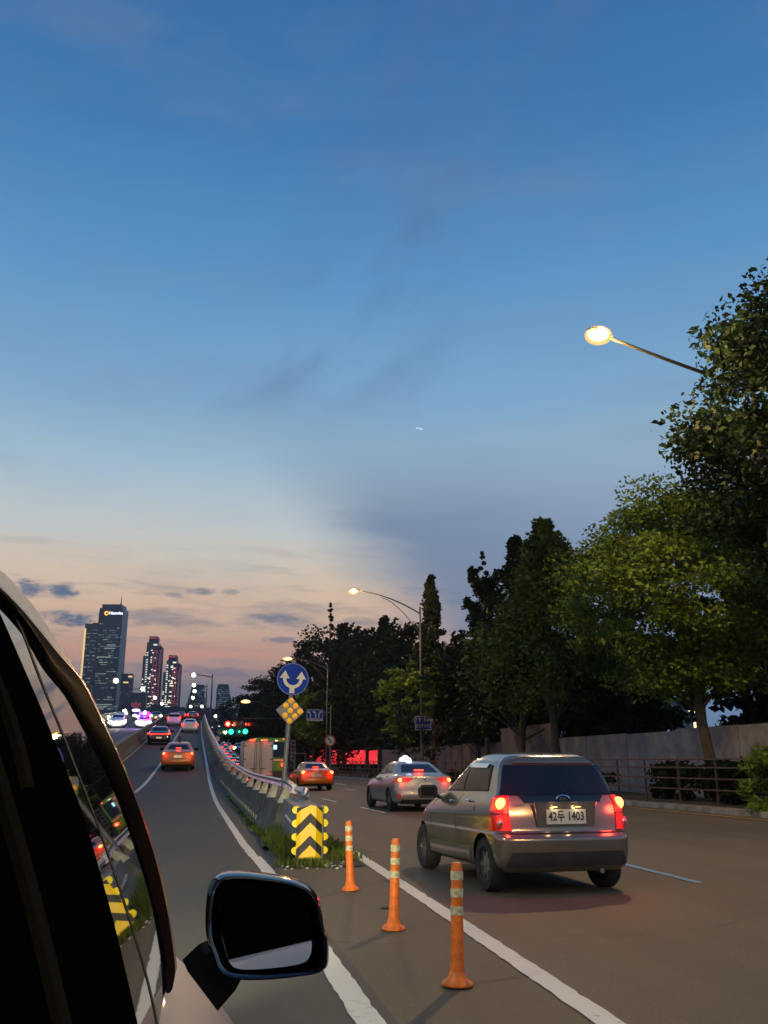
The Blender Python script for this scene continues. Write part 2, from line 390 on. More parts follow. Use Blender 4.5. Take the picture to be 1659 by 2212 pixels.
# turn arrows painted in the far lanes
for xo, y0 in ((8.6, 34), (5.2, 62), (8.6, 62)):
    b = MB(); x = cc(y0) + xo
    b.add([(x - .09, y0, .006), (x + .09, y0, .006), (x + .09, y0 + 3, .006), (x - .09, y0 + 3, .006)], [(0, 1, 2, 3)])
    b.add([(x - .4, y0 + 3, .0061), (x + .4, y0 + 3, .0061), (x, y0 + 4.6, .0061)], [(0, 1, 2)])
    tag(b.build('lane_marking', M['line_white']), kind='structure')
M['tar'] = mat('tar_seal', (.018, .017, .016), .9, noise=(4, .3))
b = MB(); b.tube([(1.98, 9.7, .004), (1.98, 9.7, .006)], .07, 12); tag(b.build('road_stain', M['tar']), kind='structure')
# manhole like dark stain near the gore
# kerb and pavement on the far side
pv = MB(); ys = fr(-40, 250, 2)
P_ = []
for y in ys:
    k = cc(y) + KO; P_.append([(k, y, .0), (k + .01, y, .14), (k + .18, y, .15), (k + .18, y, .152), (30, y, .152)])
vs = [p for r_ in P_ for p in r_]; fs = [(j * 5 + i, j * 5 + i + 1, (j + 1) * 5 + i + 1, (j + 1) * 5 + i) for j in range(len(ys) - 1) for i in range(4)]
pv.add(vs, fs); tag(pv.build('pavement', M['concrete']), kind='structure')
sheet('soil_bed', lambda y: cc(y) + KO + .55, lambda y: 32, fr(-38, 248, 4), lambda y: .16, M['dirt'])

# ------------------------------------------------------------------ ramp barrier with steel rail
t = thing('ramp_barrier', (1.2, 17, 0), 'long concrete barrier topped by a steel rail on cream brackets, right of the climbing lane', 'barrier')
ys = fr(19.5, 60, 1.2) + fr(62, 190, 4) + fr(200, 600, 25)
rows = []
for y in ys:
    x = xb(y); z = zr(y)
    rows.append([(x - .46, y, z + .0), (x - .42, y, z + .10), (x - .22, y, z + .28), (x - .15, y, z + .60), (x + .15, y, z + .60), (x + .18, y, z - .2 if z > .4 else 0), (x + .18, y, 0)])
b = MB(); n = 7; vs = [p for r_ in rows for p in r_]
fs = [(j * n + i, j * n + i + 1, (j + 1) * n + i + 1, (j + 1) * n + i) for j in range(len(ys) - 1) for i in range(n - 1)] + [tuple(range(n))]
b.add(vs, fs); w = b.build('wall', M['concrete_dark'], None); w.parent = t; w.matrix_parent_inverse = Matrix.Translation((-1.2, -17, 0))
INV = Matrix.Translation((-1.2, -17, 0))
def kid(o, t, inv): o.parent = t; o.matrix_parent_inverse = inv; return o
b = MB()
yy = fr(19.0, 60, 1.5) + fr(62, 190, 4) + fr(200, 600, 25)
sec = [(-.05, -.07), (.05, -.09), (.09, 0), (.05, .09), (-.05, .07), (-.02, 0)]
vs = [(xb(y) + .10 + a, y, zr(y) + .97 + c - .06 * max(0, min(1, (20.5 - y) / 1.5))) for y in yy for a, c in sec]
b.add(vs, [(j * 6 + i, j * 6 + (i + 1) % 6, (j + 1) * 6 + (i + 1) % 6, (j + 1) * 6 + i) for j in range(len(yy) - 1) for i in range(6)] + [tuple(range(6))])
kid(b.build('rail', M['galv'], smooth=True), t, INV)
M['bracket'] = mat('bracket_cream', (.62, .58, .42), .7, noise=(6, .15))
for k in range(48):
    y = 20.2 + 3.3 * k
    x = xb(y); z = zr(y) + .60
    b = MB(); w0, w1, d = .12, .062, .10
    vs = [(x - w0, y, z), (x + w0 * .8, y, z), (x + w0 * .8, y + d, z), (x - w0, y + d, z), (x + .10 - w1, y - .02, z + .34), (x + .10 + w1, y - .02, z + .34), (x + .10 + w1, y + .04, z + .34), (x + .10 - w1, y + .04, z + .34)]
    b.add(vs, [(0, 1, 2, 3), (4, 5, 6, 7), (0, 1, 5, 4), (1, 2, 6, 5), (2, 3, 7, 6), (3, 0, 4, 7)])
    kid(b.build('bracket', M['bracket']), t, INV)
M['reflector'] = mat('reflector_amber', (.75, .62, .22), .3, emit=None)
for k in range(26):
    y = 23.0 + .9 * k; x = xb(y) - .43; z = zr(y)
    b = MB(); b.box((x + .03, y, z + .15), (.015, .05, .15)); kid(b.build('reflector', M['reflector']), t, INV)

# crash block (concrete end) just behind the chevron board
t = thing('crash_block', (1.78, 14.35, 0), 'grey concrete crash block just behind the yellow and black chevron board', 'concrete block')
b = MB()
b.add([(-.22, .10, 0), (.24, .10, 0), (.42, 4.3, 0), (-.08, 4.3, 0), (-.18, .10, .72), (.20, .10, .72), (.40, 4.3, .74), (-.06, 4.3, .74)],
      [(0, 1, 5, 4), (1, 2, 6, 5), (2, 3, 7, 6), (3, 0, 4, 7), (4, 5, 6, 7)])
M['block_grey'] = mat('block_grey', (.17, .18, .19), .7, noise=(3, .3), bump=.2)
b.build('block', M['block_grey'], t)
b = MB(); b.tube([(-.225, .30, .50), (-.17, 1.6, .46), (-.10, 3.2, .48)], .030, 8); b.build('steel_band', M['galv'], t)
b = MB(); b.tube([(.16, 3.2, .72), (.24, 3.1, .80), (.26, 3.3, .90), (.20, 4.2, .92)], [.05, .07, .08, .06], 8); b.build('rail_end', M['galv'], t)

# chevron board
M['chev_y'] = mat('chevron_yellow', (.95, .60, .0), .35, noise=(7, .06)); M['chev_k'] = mat('chevron_black', (.03, .026, .02), .6)
M['lens_y'] = mat('lens_yellow', (1.0, .72, .0), .2)
t = thing('chevron_board', (1.70, 14.0, 0), 'yellow and black chevron board with round edge reflectors at the tip of the barrier', 'chevron sign')
wd, hb, h0 = .19, .88, .03
def fold(x, z, off=0.0):  # shallow folded plate: right fifth turned back
    xs = x; y = 0.0
    if x > .08: y = (x - .08) * .9
    if x < -.14: y = (-.14 - x) * .5
    return (xs, y - off, z)
def foldpoly(poly, off, mname, nm):
    # clip to columns so the fold is followed
    b = MB(); cols = [-.19, -.14, 0, .08, .19]
    for a, c in zip(cols, cols[1:]):
        zt = [poly(a), poly(c)]
        lo = [max(h0, zt[0][0]), max(h0, zt[1][0])]; hi = [min(hb + h0 - abs(a) * .25, zt[0][1]), min(hb + h0 - abs(c) * .25, zt[1][1])]
        if hi[0] <= lo[0] and hi[1] <= lo[1]: continue
        hi = [max(hi[i], lo[i]) for i in (0, 1)]
        p = [fold(a, lo[0], off), fold(c, lo[1], off), fold(c, hi[1], off), fold(a, hi[0], off)]
        q = [(v[0], v[1] + off + .012, v[2]) for v in p]
        b.add(p + q, [(0, 1, 2, 3), (7, 6, 5, 4), (0, 4, 5, 1), (1, 5, 6, 2), (2, 6, 7, 3), (3, 7, 4, 0)])
    return b.build(nm, M[mname], t)
foldpoly(lambda x: (0, 9), .0, 'chev_k', 'board')
for top in (.985, .635, .285):
    foldpoly(lambda x, top=top: (top - .20 - abs(x) * 1.12, top - abs(x) * 1.12), .004, 'chev_y', 'chevron_stripe')
for sx in (-1, 1):
    for k in range(4):
        b = MB(); z = .20 + .21 * k; y = .0 if sx < 0 else .09
        b.tube([(sx * .195, y + .030, z), (sx * .195, y + .05, z)], .062, 20); b.build('reflector', M['lens_y'], t)
    b = MB(); b.tube([(sx * .17, .10, 0), (sx * .17, .10, .9)], .022, 8); b.build('post', M['galv'], t)
t.rotation_euler = (0, 0, R(-4)); t.scale = (1.06, .90, .90)

# median barrier between the carriageways
t = thing('median_barrier', (-5, 0, 0), 'tall dirty concrete median wall between the two carriageways of the ramp', 'barrier')
def sweep(prof_, ys, xf, zf, name, m, t, inv):
    n = len(prof_); b = MB(); vs = [(xf(y) + a, y, zf(y) + c) for y in ys for a, c in prof_]
    b.add(vs, [(j * n + i, j * n + i + 1, (j + 1) * n + i + 1, (j + 1) * n + i) for j in range(len(ys) - 1) for i in range(n - 1)] + [tuple(range(n)), tuple(range(len(vs) - 1, len(vs) - n - 1, -1))])
    return kid(b.build(name, m), t, inv)
MY = fr(-40, 28, 4) + fr(30, 190, 2) + fr(200, 600, 25)
I5 = Matrix.Translation((5, 0, 0))
sweep([(-.32, 0), (-.30, .1), (-.14, .35), (-.12, 1.05), (.12, 1.05), (.14, .35), (.30, .1), (.32, 0)], MY, lambda y: -5.0, zr, 'wall', M['concrete_dark'], t, I5)
sweep([(-.14, 1.052), (-.14, 1.12), (.14, 1.12), (.14, 1.052)], MY, lambda y: -5.0, zr, 'coping', M['concrete'], t, I5)
# outer parapet on the far left
t = thing('bridge_railing', (-13.2, 0, 0), 'pale metal bridge railing of horizontal tubes on the outer left edge of the oncoming carriageway', 'railing')
I6 = Matrix.Translation((13.2, 0, 0))
sweep([(-.2, 0), (-.2, .35), (.2, .35), (.2, 0)], MY, lambda y: -13.2, zr, 'kerb_wall', M['concrete'], t, I6)
M['rail_pale'] = mat('rail_pale', (.55, .55, .50), .4, .3)
for z in (.55, .80, 1.05, 1.3): sweep([(-.04, z - .05), (-.04, z + .05), (.04, z + .05), (.04, z - .05), (-.04, z - .05)], MY, lambda y: -13.2, zr, 'tube_rail', M['rail_pale'], t, I6)
for k in range(60):
    y = 40 + 2.6 * k; b = MB(); b.box((-13.2, y, zr(y) + .85), (.1, .08, 1.0)); kid(b.build('post', M['rail_pale']), t, I6)

# ------------------------------------------------------------------ delineator posts
M['orange'] = mat('post_orange', (.78, .17, .012), .5, noise=(16, .25), bump=.1); M['band'] = mat('reflective_band', (.58, .53, .30), .35, noise=(30, .35))
def delineator(loc, label, tl):
    t = thing('delineator_post', loc, label, 'delineator post', group='orange delineator posts at the road split', tilt=tl)
    b = MB(); b.tube([(0, 0, 0), (0, 0, .012), (0, 0, .02), (0, 0, .045), (0, 0, .085)], [.105, .105, .098, .064, .050], 24); b.build('base', M['orange'], t, smooth=True)
    b = MB(); zs = [.085, .14, .30, .5, .735, .755, .762]; rs = [.050, .046, .043, .040, .038, .032, .0]
    b.tube([(0, 0, z) for z in zs], rs, 24, cap=False); b.build('tube', M['orange'], t, smooth=True)
    for z in (.455, .565, .675):
        b = MB(); b.tube([(0, 0, z - .028), (0, 0, z + .028)], [.0435, .0435], 24); b.build('reflective_band', M['band'], t, smooth=True)
    for k in range(4):
        a = k * math.pi / 2 + .5; b = MB(); b.tube([(.085 * math.cos(a), .1 * math.sin(a), .012), (.085 * math.cos(a), .085 * math.sin(a), .028)], .010, 6); b.build('bolt', M['galv_dull'], t)
    return t
delineator((1.83, 11.1, .006), 'farthest orange delineator post, next to the chevron board', (R(1), R(-2.5)))
delineator((1.79, 8.49, .006), 'middle orange delineator post of the row of three', (R(1.5), R(1.2)))
delineator((1.77, 6.36, .006), 'nearest orange delineator post, in front of the hatchback rear wheel', (R(-2), R(1.5)))

# ------------------------------------------------------------------ fork sign on a leaning pole
t = thing('fork_sign', (1.93, 21.2, .60), 'leaning pole with round blue fork arrow sign above a diamond board of amber lenses', 'road sign', tilt=(0, R(3.4), 0))
b = MB(); b.tube([(0, 0, 0), (0, 0, 3.1)], .055, 12); b.build('pole', M['galv_dull'], t, smooth=True)
b = MB(); b.box((0, 0, .01), (.26, .26, .02)); b.build('base_plate', M['galv_dull'], t)
R0 = .37; zc = 2.69
b = MB(); b.tube([(0, -.085, zc), (0, -.07, zc)], R0, 40); d = b.build('round_panel', M['sign_blue'], t)
b = MB(); a_ = []
nn = 40; r1, r2 = R0 * .93, R0 * .985
for k in range(nn):
    a = 2 * math.pi * k / nn; a_ += [(r1 * math.cos(a), -.088, zc + r1 * math.sin(a)), (r2 * math.cos(a), -.088, zc + r2 * math.sin(a))]
b.add(a_, [(2 * k, 2 * k + 1, (2 * k + 3) % (2 * nn), (2 * k + 2) % (2 * nn)) for k in range(nn)])
M['rim_blue'] = mat('sign_rim', (.10, .12, .30), .4); b.build('border', M['rim_blue'], d)
# fork arrows
def arc(cx, cz, r, a0, a1, n=10): return [(cx + r * math.cos(R(a0 + (a1 - a0) * i / n)), cz + r * math.sin(R(a0 + (a1 - a0) * i / n))) for i in range(n + 1)]
def arrow_half(s):
    b = MB(); w = .075
    cx, cz, r = s * .0, zc + .01, .185
    outer = []; inner = []
    for i in range(13):
        a = R(-90 + (90) * i / 12); outer.append((s * (.005 + (r + w / 2) * math.cos(a)), cz + (r + w / 2) * math.sin(a))); inner.append((s * (.005 + (r - w / 2) * math.cos(a)), cz + (r - w / 2) * math.sin(a)))
    vs = [(p[0], -.0885, p[1]) for p in outer] + [(p[0], -.0885, p[1]) for p in inner]
    n = 13; b.add(vs, [(i, i + 1, n + i + 1, n + i) for i in range(n - 1)])
    hx = s * (.005 + r); b.add([(hx - .115, -.0887, cz - .0), (hx + .115, -.0887, cz - .0), (hx, -.0887, cz + .175)], [(0, 1, 2)])
    b.build('arrow', M['sign_cream'], d)
arrow_half(1); arrow_half(-1)
b = MB(); b.box((0, -.0888, zc - .235), (.115, .001, .17)); b.build('arrow_stem', M['sign_cream'], d)
zd = 1.97; hd = .33
b = MB(); b.prism([(-hd, zd), (0, zd - hd), (hd, zd), (0, zd + hd)], .02, T(-.0, -.09, 0)); dm = b.build('diamond_panel', M['galv_dull'], t)
M['amber'] = mat('amber_lens', (.95, .42, .01), .25, emit=(1.0, .45, .02), es=.18)
for i, j in [(1, 1), (0, 1), (1, 0), (-.0, 0), (-1, 0), (0, -1), (-1, -1), (1, -1)]:
    u = .155; x = (i - j) * u * .72; z = zd + (i + j) * u * .72
    b = MB(); b.ball((x, -.09, z), .066, 16, 8, (1, .45, 1)); b.build('amber_lens', M['amber'], dm, smooth=True)
b = MB(); b.box((0, .06, zc + .42), (.10, .06, .05)); b.build('cap', M['galv_dull'], t)

# ------------------------------------------------------------------ fence along the far pavement
t = thing('roadside_fence', (15, 10, .15), 'low dark metal fence of four thin rails along the far pavement edge', 'fence')
I7 = Matrix.Translation((-15, -10, -.15))
M['fence'] = mat('fence_metal', (.13, .10, .08), .35, .75)
FY = fr(6, 150, 2)
fx = lambda y: cc(y) + KO + .38 + .25 * max(0, min(1, (30 - y) / 6))
for z in (1.53, 1.28, .95, .62): sweep([(-.022, z - .022), (-.022, z + .022), (.022, z + .022), (.022, z - .022), (-.022, z - .022)], FY, fx, flat, 'rail', M['fence'], t, I7)
for k in range(73):
    y = 6 + 2 * k; b = MB(); b.box((fx(y) + .05, y, .85), (.06, .05, 1.45)); kid(b.build('post', M['fence']), t, I7)

# ------------------------------------------------------------------ site hoarding wall
M['hoard'] = mat('hoarding_sheet', (.20, .20, .205), .5, noise=(1.6, .28)); M['hoard_b'] = mat('hoarding_dark', (.09, .075, .075), .6, noise=(1.2, .2))
M['hoard_pink'] = mat('hoarding_pinkish', (.125, .095, .09), .55, noise=(1.2, .14))
t = thing('hoarding_wall', (19.2, 10, .15), 'pale grey site hoarding of sheet panels running behind the roadside trees', 'wall')
I8 = Matrix.Translation((-19.2, -10, -.15))
y = 8.0; k = 0
while y < 98:
    w = 4.5; top = 2.72 + .05 * math.sin(k * 1.7); m = M['hoard']
    if 46 < y < 55: top = 3.55; m = M['hoard_b']
    if 36 < y < 46: top = 2.72
    if y > 55: m = M['hoard_pink'] if k % 2 else M['hoard_b']
    b = MB()
    # slightly ribbed sheet
    n = 12
    vs = []
    for i in range(n + 1):
        yy_ = y + (w - .04) * i / n; dx = .02 * (i % 2)
        vs += [(19.2 + dx, yy_, .1), (19.2 + dx, yy_, top)]
    b.add(vs, [(2 * i, 2 * i + 2, 2 * i + 3, 2 * i + 1) for i in range(n)])
    b.box((19.26, y + w / 2, top - .03), (.06, w, .06))
    kid(b.build('panel', m), t, I8); y += w; k += 1
for y in np.arange(8, 98, 6.0):
    b = MB(); b.box((19.33, y, 1.25), (.08, .08, 2.3)); kid(b.build('post', M['galv_dull']), t, I8)
# sheets further along the wall, red brake-light reflection put in as emission
m = bpy.data.materials.new('red_reflection_glow'); m.use_nodes = True; nt = m.node_tree; pb = nt.nodes['Principled BSDF']; q = G(nt)
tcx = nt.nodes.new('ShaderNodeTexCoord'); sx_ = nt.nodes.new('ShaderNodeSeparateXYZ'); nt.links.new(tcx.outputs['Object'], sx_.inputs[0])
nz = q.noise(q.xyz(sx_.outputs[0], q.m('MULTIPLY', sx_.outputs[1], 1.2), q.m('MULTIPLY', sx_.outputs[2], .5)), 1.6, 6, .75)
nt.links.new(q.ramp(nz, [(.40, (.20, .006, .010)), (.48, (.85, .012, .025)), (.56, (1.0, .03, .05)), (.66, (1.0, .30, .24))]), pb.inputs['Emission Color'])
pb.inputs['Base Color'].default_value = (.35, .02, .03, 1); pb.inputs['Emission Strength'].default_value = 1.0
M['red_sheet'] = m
t = thing('red_reflection_hoarding', (19.0, 95, .15), 'row of sheets with painted red brake light reflections between dark posts beyond the orange taxi', 'hoarding')
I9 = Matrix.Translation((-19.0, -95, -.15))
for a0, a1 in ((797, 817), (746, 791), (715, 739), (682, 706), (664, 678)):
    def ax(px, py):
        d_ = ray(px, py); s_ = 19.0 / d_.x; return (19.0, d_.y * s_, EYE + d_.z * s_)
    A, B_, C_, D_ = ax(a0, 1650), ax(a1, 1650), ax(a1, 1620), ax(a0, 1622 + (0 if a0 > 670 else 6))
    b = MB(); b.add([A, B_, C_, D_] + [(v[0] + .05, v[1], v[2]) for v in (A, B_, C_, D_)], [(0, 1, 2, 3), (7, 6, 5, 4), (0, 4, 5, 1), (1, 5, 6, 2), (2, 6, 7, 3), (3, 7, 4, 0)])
    kid(b.build('red_reflection_sheet', M['red_sheet']), t, I9)
    b = MB(); b.box((19.02, B_[1] - .5, 1.6), (.3, .5, 3.0)); kid(b.build('post', M['black']), t, I9)

# ------------------------------------------------------------------ vegetation
def leafmat(name, col, tr=.35): return mat(name, col, .55, noise=(1.1, .72), trans=tr, spec=.12)  # strong noise paints lit and shaded clumps into the leaf colour
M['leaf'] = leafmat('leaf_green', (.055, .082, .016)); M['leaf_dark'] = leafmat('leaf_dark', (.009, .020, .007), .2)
M['leaf_lit'] = leafmat('leaf_lamplit', (.12, .18, .026)); M['leaf_pine'] = leafmat('leaf_pine', (.018, .028, .014), .15)  # paler leaf colour carries the lamplight on trees near the lamps
M['bark'] = mat('bark', (.06, .046, .032), .9, noise=(4, .35), bump=.6)
def leaves(cent, rad, per, size, r):
    """cent (k,3), rad (k,3): one clump each; returns quads"""
    k = len(cent); n = k * per
    C = np.repeat(cent, per, 0); Rd = np.repeat(rad, per, 0)
    d = r.normal(size=(n, 3)); d /= np.linalg.norm(d, axis=1)[:, None]; d *= (r.random((n, 1)) ** .45)
    P = C + d * Rd
    a = r.normal(size=(n, 3)); a[:, 2] *= .6; a /= np.linalg.norm(a, axis=1)[:, None]
    b = np.cross(a, r.normal(size=(n, 3))); b /= np.linalg.norm(b, axis=1)[:, None]
    s = size * (.6 + .8 * r.random((n, 1)))
    V = np.stack([P - a * s * .5, P + b * s * .30 - a * s * .05, P + a * s * .55, P - b * s * .30 - a * s * .05], 1).reshape(-1, 3)
    return V
def leafmesh(name, V, m, parent):
    n = len(V) // 4; me = bpy.data.meshes.new(name); me.vertices.add(4 * n); me.vertices.foreach_set('co', V.astype('f').ravel())
    me.loops.add(4 * n); me.loops.foreach_set('vertex_index', np.arange(4 * n, dtype='i')); me.polygons.add(n)
    me.polygons.foreach_set('loop_start', np.arange(n, dtype='i') * 4); me.update(calc_edges=True)
    me.materials.append(m); o = bpy.data.objects.new(name, me); COL.objects.link(o)
    if parent: o.parent = parent
    return o
def tree(x, y, h, rad, z0, kind, clumps, per, size, m, label, lean=(0, 0), seed=0, group=None, trunk=.16, name=None, dens=1.0):
    r = np.random.default_rng(seed + 100)
    nm = name or {'cone': 'conifer_tree', 'broad': 'broadleaf_tree', 'spindly': 'spindly_tree', 'column': 'columnar_tree'}[kind]
    t = thing(nm, (x, y, .12), label, 'tree', group=group)
    H = h - .12
    if kind == 'broad':
        d = r.normal(size=(clumps, 3)); d /= np.linalg.norm(d, axis=1)[:, None]; d *= (.35 + .65 * r.random((clumps, 1)) ** .5)
        cz = (z0 + H) / 2; hz = (H - z0) / 2
        c = d * np.array([rad, rad, hz]); c[:, 2] += cz
        # narrower below, irregular lobes
        lob = 1 + .22 * np.sin(3 * np.arctan2(d[:, 1], d[:, 0]) + seed) + .15 * np.sin(5 * d[:, 2] + seed)
        c[:, :2] *= lob[:, None]
        rr = (.16 + .16 * r.random((clumps, 1))) * rad * np.array([1.15, 1.15, .55])
    elif kind in ('cone', 'column'):
        u = r.random(clumps) ** (.75 if kind == 'cone' else 1.0); z = z0 + (H - z0) * u
        w = rad * ((1 - u) ** 1.05 * 1.0 + .03) * (1 + .16 * np.sin(9 * u + seed)) if kind == 'cone' else rad * np.sqrt(np.clip(1 - (2 * u - .9) ** 2 / 1.25, .03, 1))
        a = r.random(clumps) * 2 * np.pi; q_ = .45 + .6 * r.random(clumps)
        c = np.stack([np.cos(a) * w * q_, np.sin(a) * w * q_, z], 1)
        rr = (.15 + .2 * r.random((clumps, 1))) * rad * np.array([1.0, 1.0, .9]) * (.28 + .75 * (1 - u))[:, None]
    else:
        nb = 11; c = []; rr = []
        for i in range(nb):
            a = r.random() * 6.28; u = i / nb; zb = z0 + (H - z0) * u * .85; L = rad * (1.05 - .6 * u) * (.6 + .6 * r.random())
            for k in range(clumps // nb):
                s = (k + .5) / (clumps // nb); c.append([math.cos(a) * L * s + r.normal() * .15, math.sin(a) * L * s + r.normal() * .15, zb + L * 1.0 * s + r.normal() * .15]); rr.append([.34 * (1.2 - s * .6)] * 3)
        for k in range(26): c.append([r.normal() * .12, r.normal() * .12, z0 + (H - z0) * (.25 + .75 * k / 25)]); rr.append([.42 - .012 * k] * 3)
        c = np.array(c); rr = np.array(rr)
    V = leaves(c, rr, per, size, r)
    f = ((V[:, 2] - 0) / H); V[:, 0] += lean[0] * f; V[:, 1] += lean[1] * f
    leafmesh('crown', V, m, t)
    b = MB(); top = z0 + (H - z0) * .75
    b.tube([(lean[0] * k / 6 * .8 + .12 * math.sin(k * 2 + seed), lean[1] * k / 6 * .8 + .1 * math.cos(k * 1.7 + seed), top * k / 6) for k in range(7)], [trunk * (1.15 - .85 * k / 6) for k in range(7)], 9)
    for k in range(7):
        i = int(r.integers(len(c))); e = c[i]; zs = z0 * .75 + (e[2] - z0) * .45 * r.random(); zs = max(1.6, min(zs, e[2] - .2))
        f0 = zs / H
        b.tube([(lean[0] * f0, lean[1] * f0, zs), (e[0] * .45 + lean[0] * f0, e[1] * .45, zs + (e[2] - zs) * .55), (e[0] * .9 + lean[0] * e[2] / H, e[1] * .9, e[2])], [trunk * .42, trunk * .28, trunk * .1], 6)
    b.build('trunk', M['bark'], t, smooth=True)
    return t
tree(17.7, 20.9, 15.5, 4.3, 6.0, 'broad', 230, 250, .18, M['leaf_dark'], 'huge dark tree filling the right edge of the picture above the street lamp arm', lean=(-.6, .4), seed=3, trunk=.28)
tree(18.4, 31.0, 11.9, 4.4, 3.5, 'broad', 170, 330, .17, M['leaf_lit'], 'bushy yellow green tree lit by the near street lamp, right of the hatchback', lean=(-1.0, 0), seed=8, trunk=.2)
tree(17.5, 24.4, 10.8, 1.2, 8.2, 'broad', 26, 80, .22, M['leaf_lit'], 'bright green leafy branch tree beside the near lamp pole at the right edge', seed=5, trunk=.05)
tree(17.3, 43.5, 13.6, 5.2, 3.8, 'cone', 260, 110, .25, M['leaf'], 'tall pointed tree with forked trunk standing behind the hatchback roof', seed=12, trunk=.2)
tree(17.9, 49.5, 14.3, 4.0, 3.0, 'cone', 130, 70, .30, M['leaf_dark'], 'dark tree just left of the forked tree, blending with it', seed=15)
tree(17.6, 55.0, 14.6, 3.0, 3.2, 'spindly', 330, 40, .21, M['leaf_dark'], 'ragged open tree with long upward branches above the silver taxi', seed=21, trunk=.16)
tree(17.4, 68.0, 15.6, 2.9, 2.0, 'cone', 230, 60, .28, M['leaf_pine'], 'slim spire shaped tree right beside the arched lamp pole', seed=30)
tree(16.6, 73.5, 9.9, 2.3, 3.0, 'broad', 60, 45, .38, M['leaf_lit'], 'thin young tree with yellow green leaves under the arched street lamp', seed=33, trunk=.10)
tree(15.2, 62.5, 8.2, 1.3, 4.2, 'broad', 26, 36, .34, M['leaf_lit'], 'small sparse green tree touching the arched lamp pole', seed=36, trunk=.07)
tree(14.6, 119.0, 10.8, 3.1, 3.0, 'broad', 90, 45, .5, M['leaf_lit'], 'green roadside tree behind the blue lane sign', seed=41, trunk=.14)
tree(18.6, 60.5, 10.5, 2.6, 2.0, 'broad', 90, 50, .42, M['leaf_dark'], 'low dark tree between the ragged tree and the spire tree', seed=44)
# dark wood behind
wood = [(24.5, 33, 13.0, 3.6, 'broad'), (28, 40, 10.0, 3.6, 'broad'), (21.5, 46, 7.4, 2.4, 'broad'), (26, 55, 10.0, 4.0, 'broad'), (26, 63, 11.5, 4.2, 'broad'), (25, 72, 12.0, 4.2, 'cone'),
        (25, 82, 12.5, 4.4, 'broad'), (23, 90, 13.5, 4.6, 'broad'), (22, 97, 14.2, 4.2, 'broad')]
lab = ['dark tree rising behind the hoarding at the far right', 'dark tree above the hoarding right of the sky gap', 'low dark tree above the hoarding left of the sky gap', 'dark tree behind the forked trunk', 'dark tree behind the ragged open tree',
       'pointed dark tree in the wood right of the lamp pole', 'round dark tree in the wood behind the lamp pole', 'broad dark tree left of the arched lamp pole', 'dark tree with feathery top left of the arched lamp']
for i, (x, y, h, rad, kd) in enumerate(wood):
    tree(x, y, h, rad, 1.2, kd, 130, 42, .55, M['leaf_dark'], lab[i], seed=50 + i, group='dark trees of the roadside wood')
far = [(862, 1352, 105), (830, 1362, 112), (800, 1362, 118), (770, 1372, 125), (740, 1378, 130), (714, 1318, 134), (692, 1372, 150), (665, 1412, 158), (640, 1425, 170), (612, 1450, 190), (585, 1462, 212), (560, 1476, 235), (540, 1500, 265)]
lab = ['dark tree with ragged top left of the arched lamp head', 'dark pointed tree, second left of the arched lamp', 'dark tree above the red sheets, right part', 'dark tree above the red sheets, left part', 'dark tree right of the tall feathery spire',
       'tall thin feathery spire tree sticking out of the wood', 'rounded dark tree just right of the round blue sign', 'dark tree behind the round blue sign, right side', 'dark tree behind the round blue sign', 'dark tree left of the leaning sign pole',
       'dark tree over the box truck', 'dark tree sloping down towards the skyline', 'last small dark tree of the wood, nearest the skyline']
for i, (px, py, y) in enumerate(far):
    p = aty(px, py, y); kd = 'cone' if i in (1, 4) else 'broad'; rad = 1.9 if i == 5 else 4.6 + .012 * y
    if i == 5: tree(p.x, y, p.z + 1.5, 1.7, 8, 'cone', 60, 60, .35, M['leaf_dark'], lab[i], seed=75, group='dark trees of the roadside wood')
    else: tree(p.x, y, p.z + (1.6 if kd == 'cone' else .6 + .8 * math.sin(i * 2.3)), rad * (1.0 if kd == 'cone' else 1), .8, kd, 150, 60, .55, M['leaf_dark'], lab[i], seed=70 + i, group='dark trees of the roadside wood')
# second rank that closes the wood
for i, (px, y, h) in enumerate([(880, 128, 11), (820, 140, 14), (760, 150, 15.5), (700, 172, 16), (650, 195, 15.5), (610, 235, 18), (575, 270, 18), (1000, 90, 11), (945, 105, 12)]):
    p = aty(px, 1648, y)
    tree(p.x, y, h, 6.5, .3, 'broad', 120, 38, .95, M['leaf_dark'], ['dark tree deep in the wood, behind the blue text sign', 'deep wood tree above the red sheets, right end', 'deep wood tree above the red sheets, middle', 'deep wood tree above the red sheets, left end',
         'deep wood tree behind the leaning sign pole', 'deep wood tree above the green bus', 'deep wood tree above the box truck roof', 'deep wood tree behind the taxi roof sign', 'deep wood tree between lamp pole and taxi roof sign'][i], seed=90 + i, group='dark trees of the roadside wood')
# hedge and shrubs behind the fence
r = np.random.default_rng(5)
def hedge(name, x, y0, y1, w, h, n, per, size, m, label, cat):
    t = thing(name, (x, (y0 + y1) / 2, .15), label, cat)
    c = np.stack([r.normal(size=n) * w * .35, (r.random(n) - .5) * (y1 - y0), r.random(n) ** .8 * h * .9], 1); rr = np.tile([[.34, .45, .26]], (n, 1))
    leafmesh('foliage', leaves(c, rr, per, size, r), m, t)
    for k in range(int((y1 - y0) / 1.2)):
        yy_ = -(y1 - y0) / 2 + .6 + 1.2 * k; b = MB(); b.tube([(0, yy_, 0), (.1, yy_ + .05, h * .7)], [.03, .012], 5); b.build('stem', M['bark'], t)
    return t
hedge('hedge', 17.0, 22.5, 32.5, 1.0, 1.30, 130, 45, .22, M['leaf_dark'], 'long dark clipped hedge behind the thin rail fence', 'hedge')
hedge('hedge', 16.6, 36, 60, .7, .75, 110, 30, .22, M['leaf_dark'], 'low dark ground hedge behind the fence, farther along past the hatchback', 'hedge')
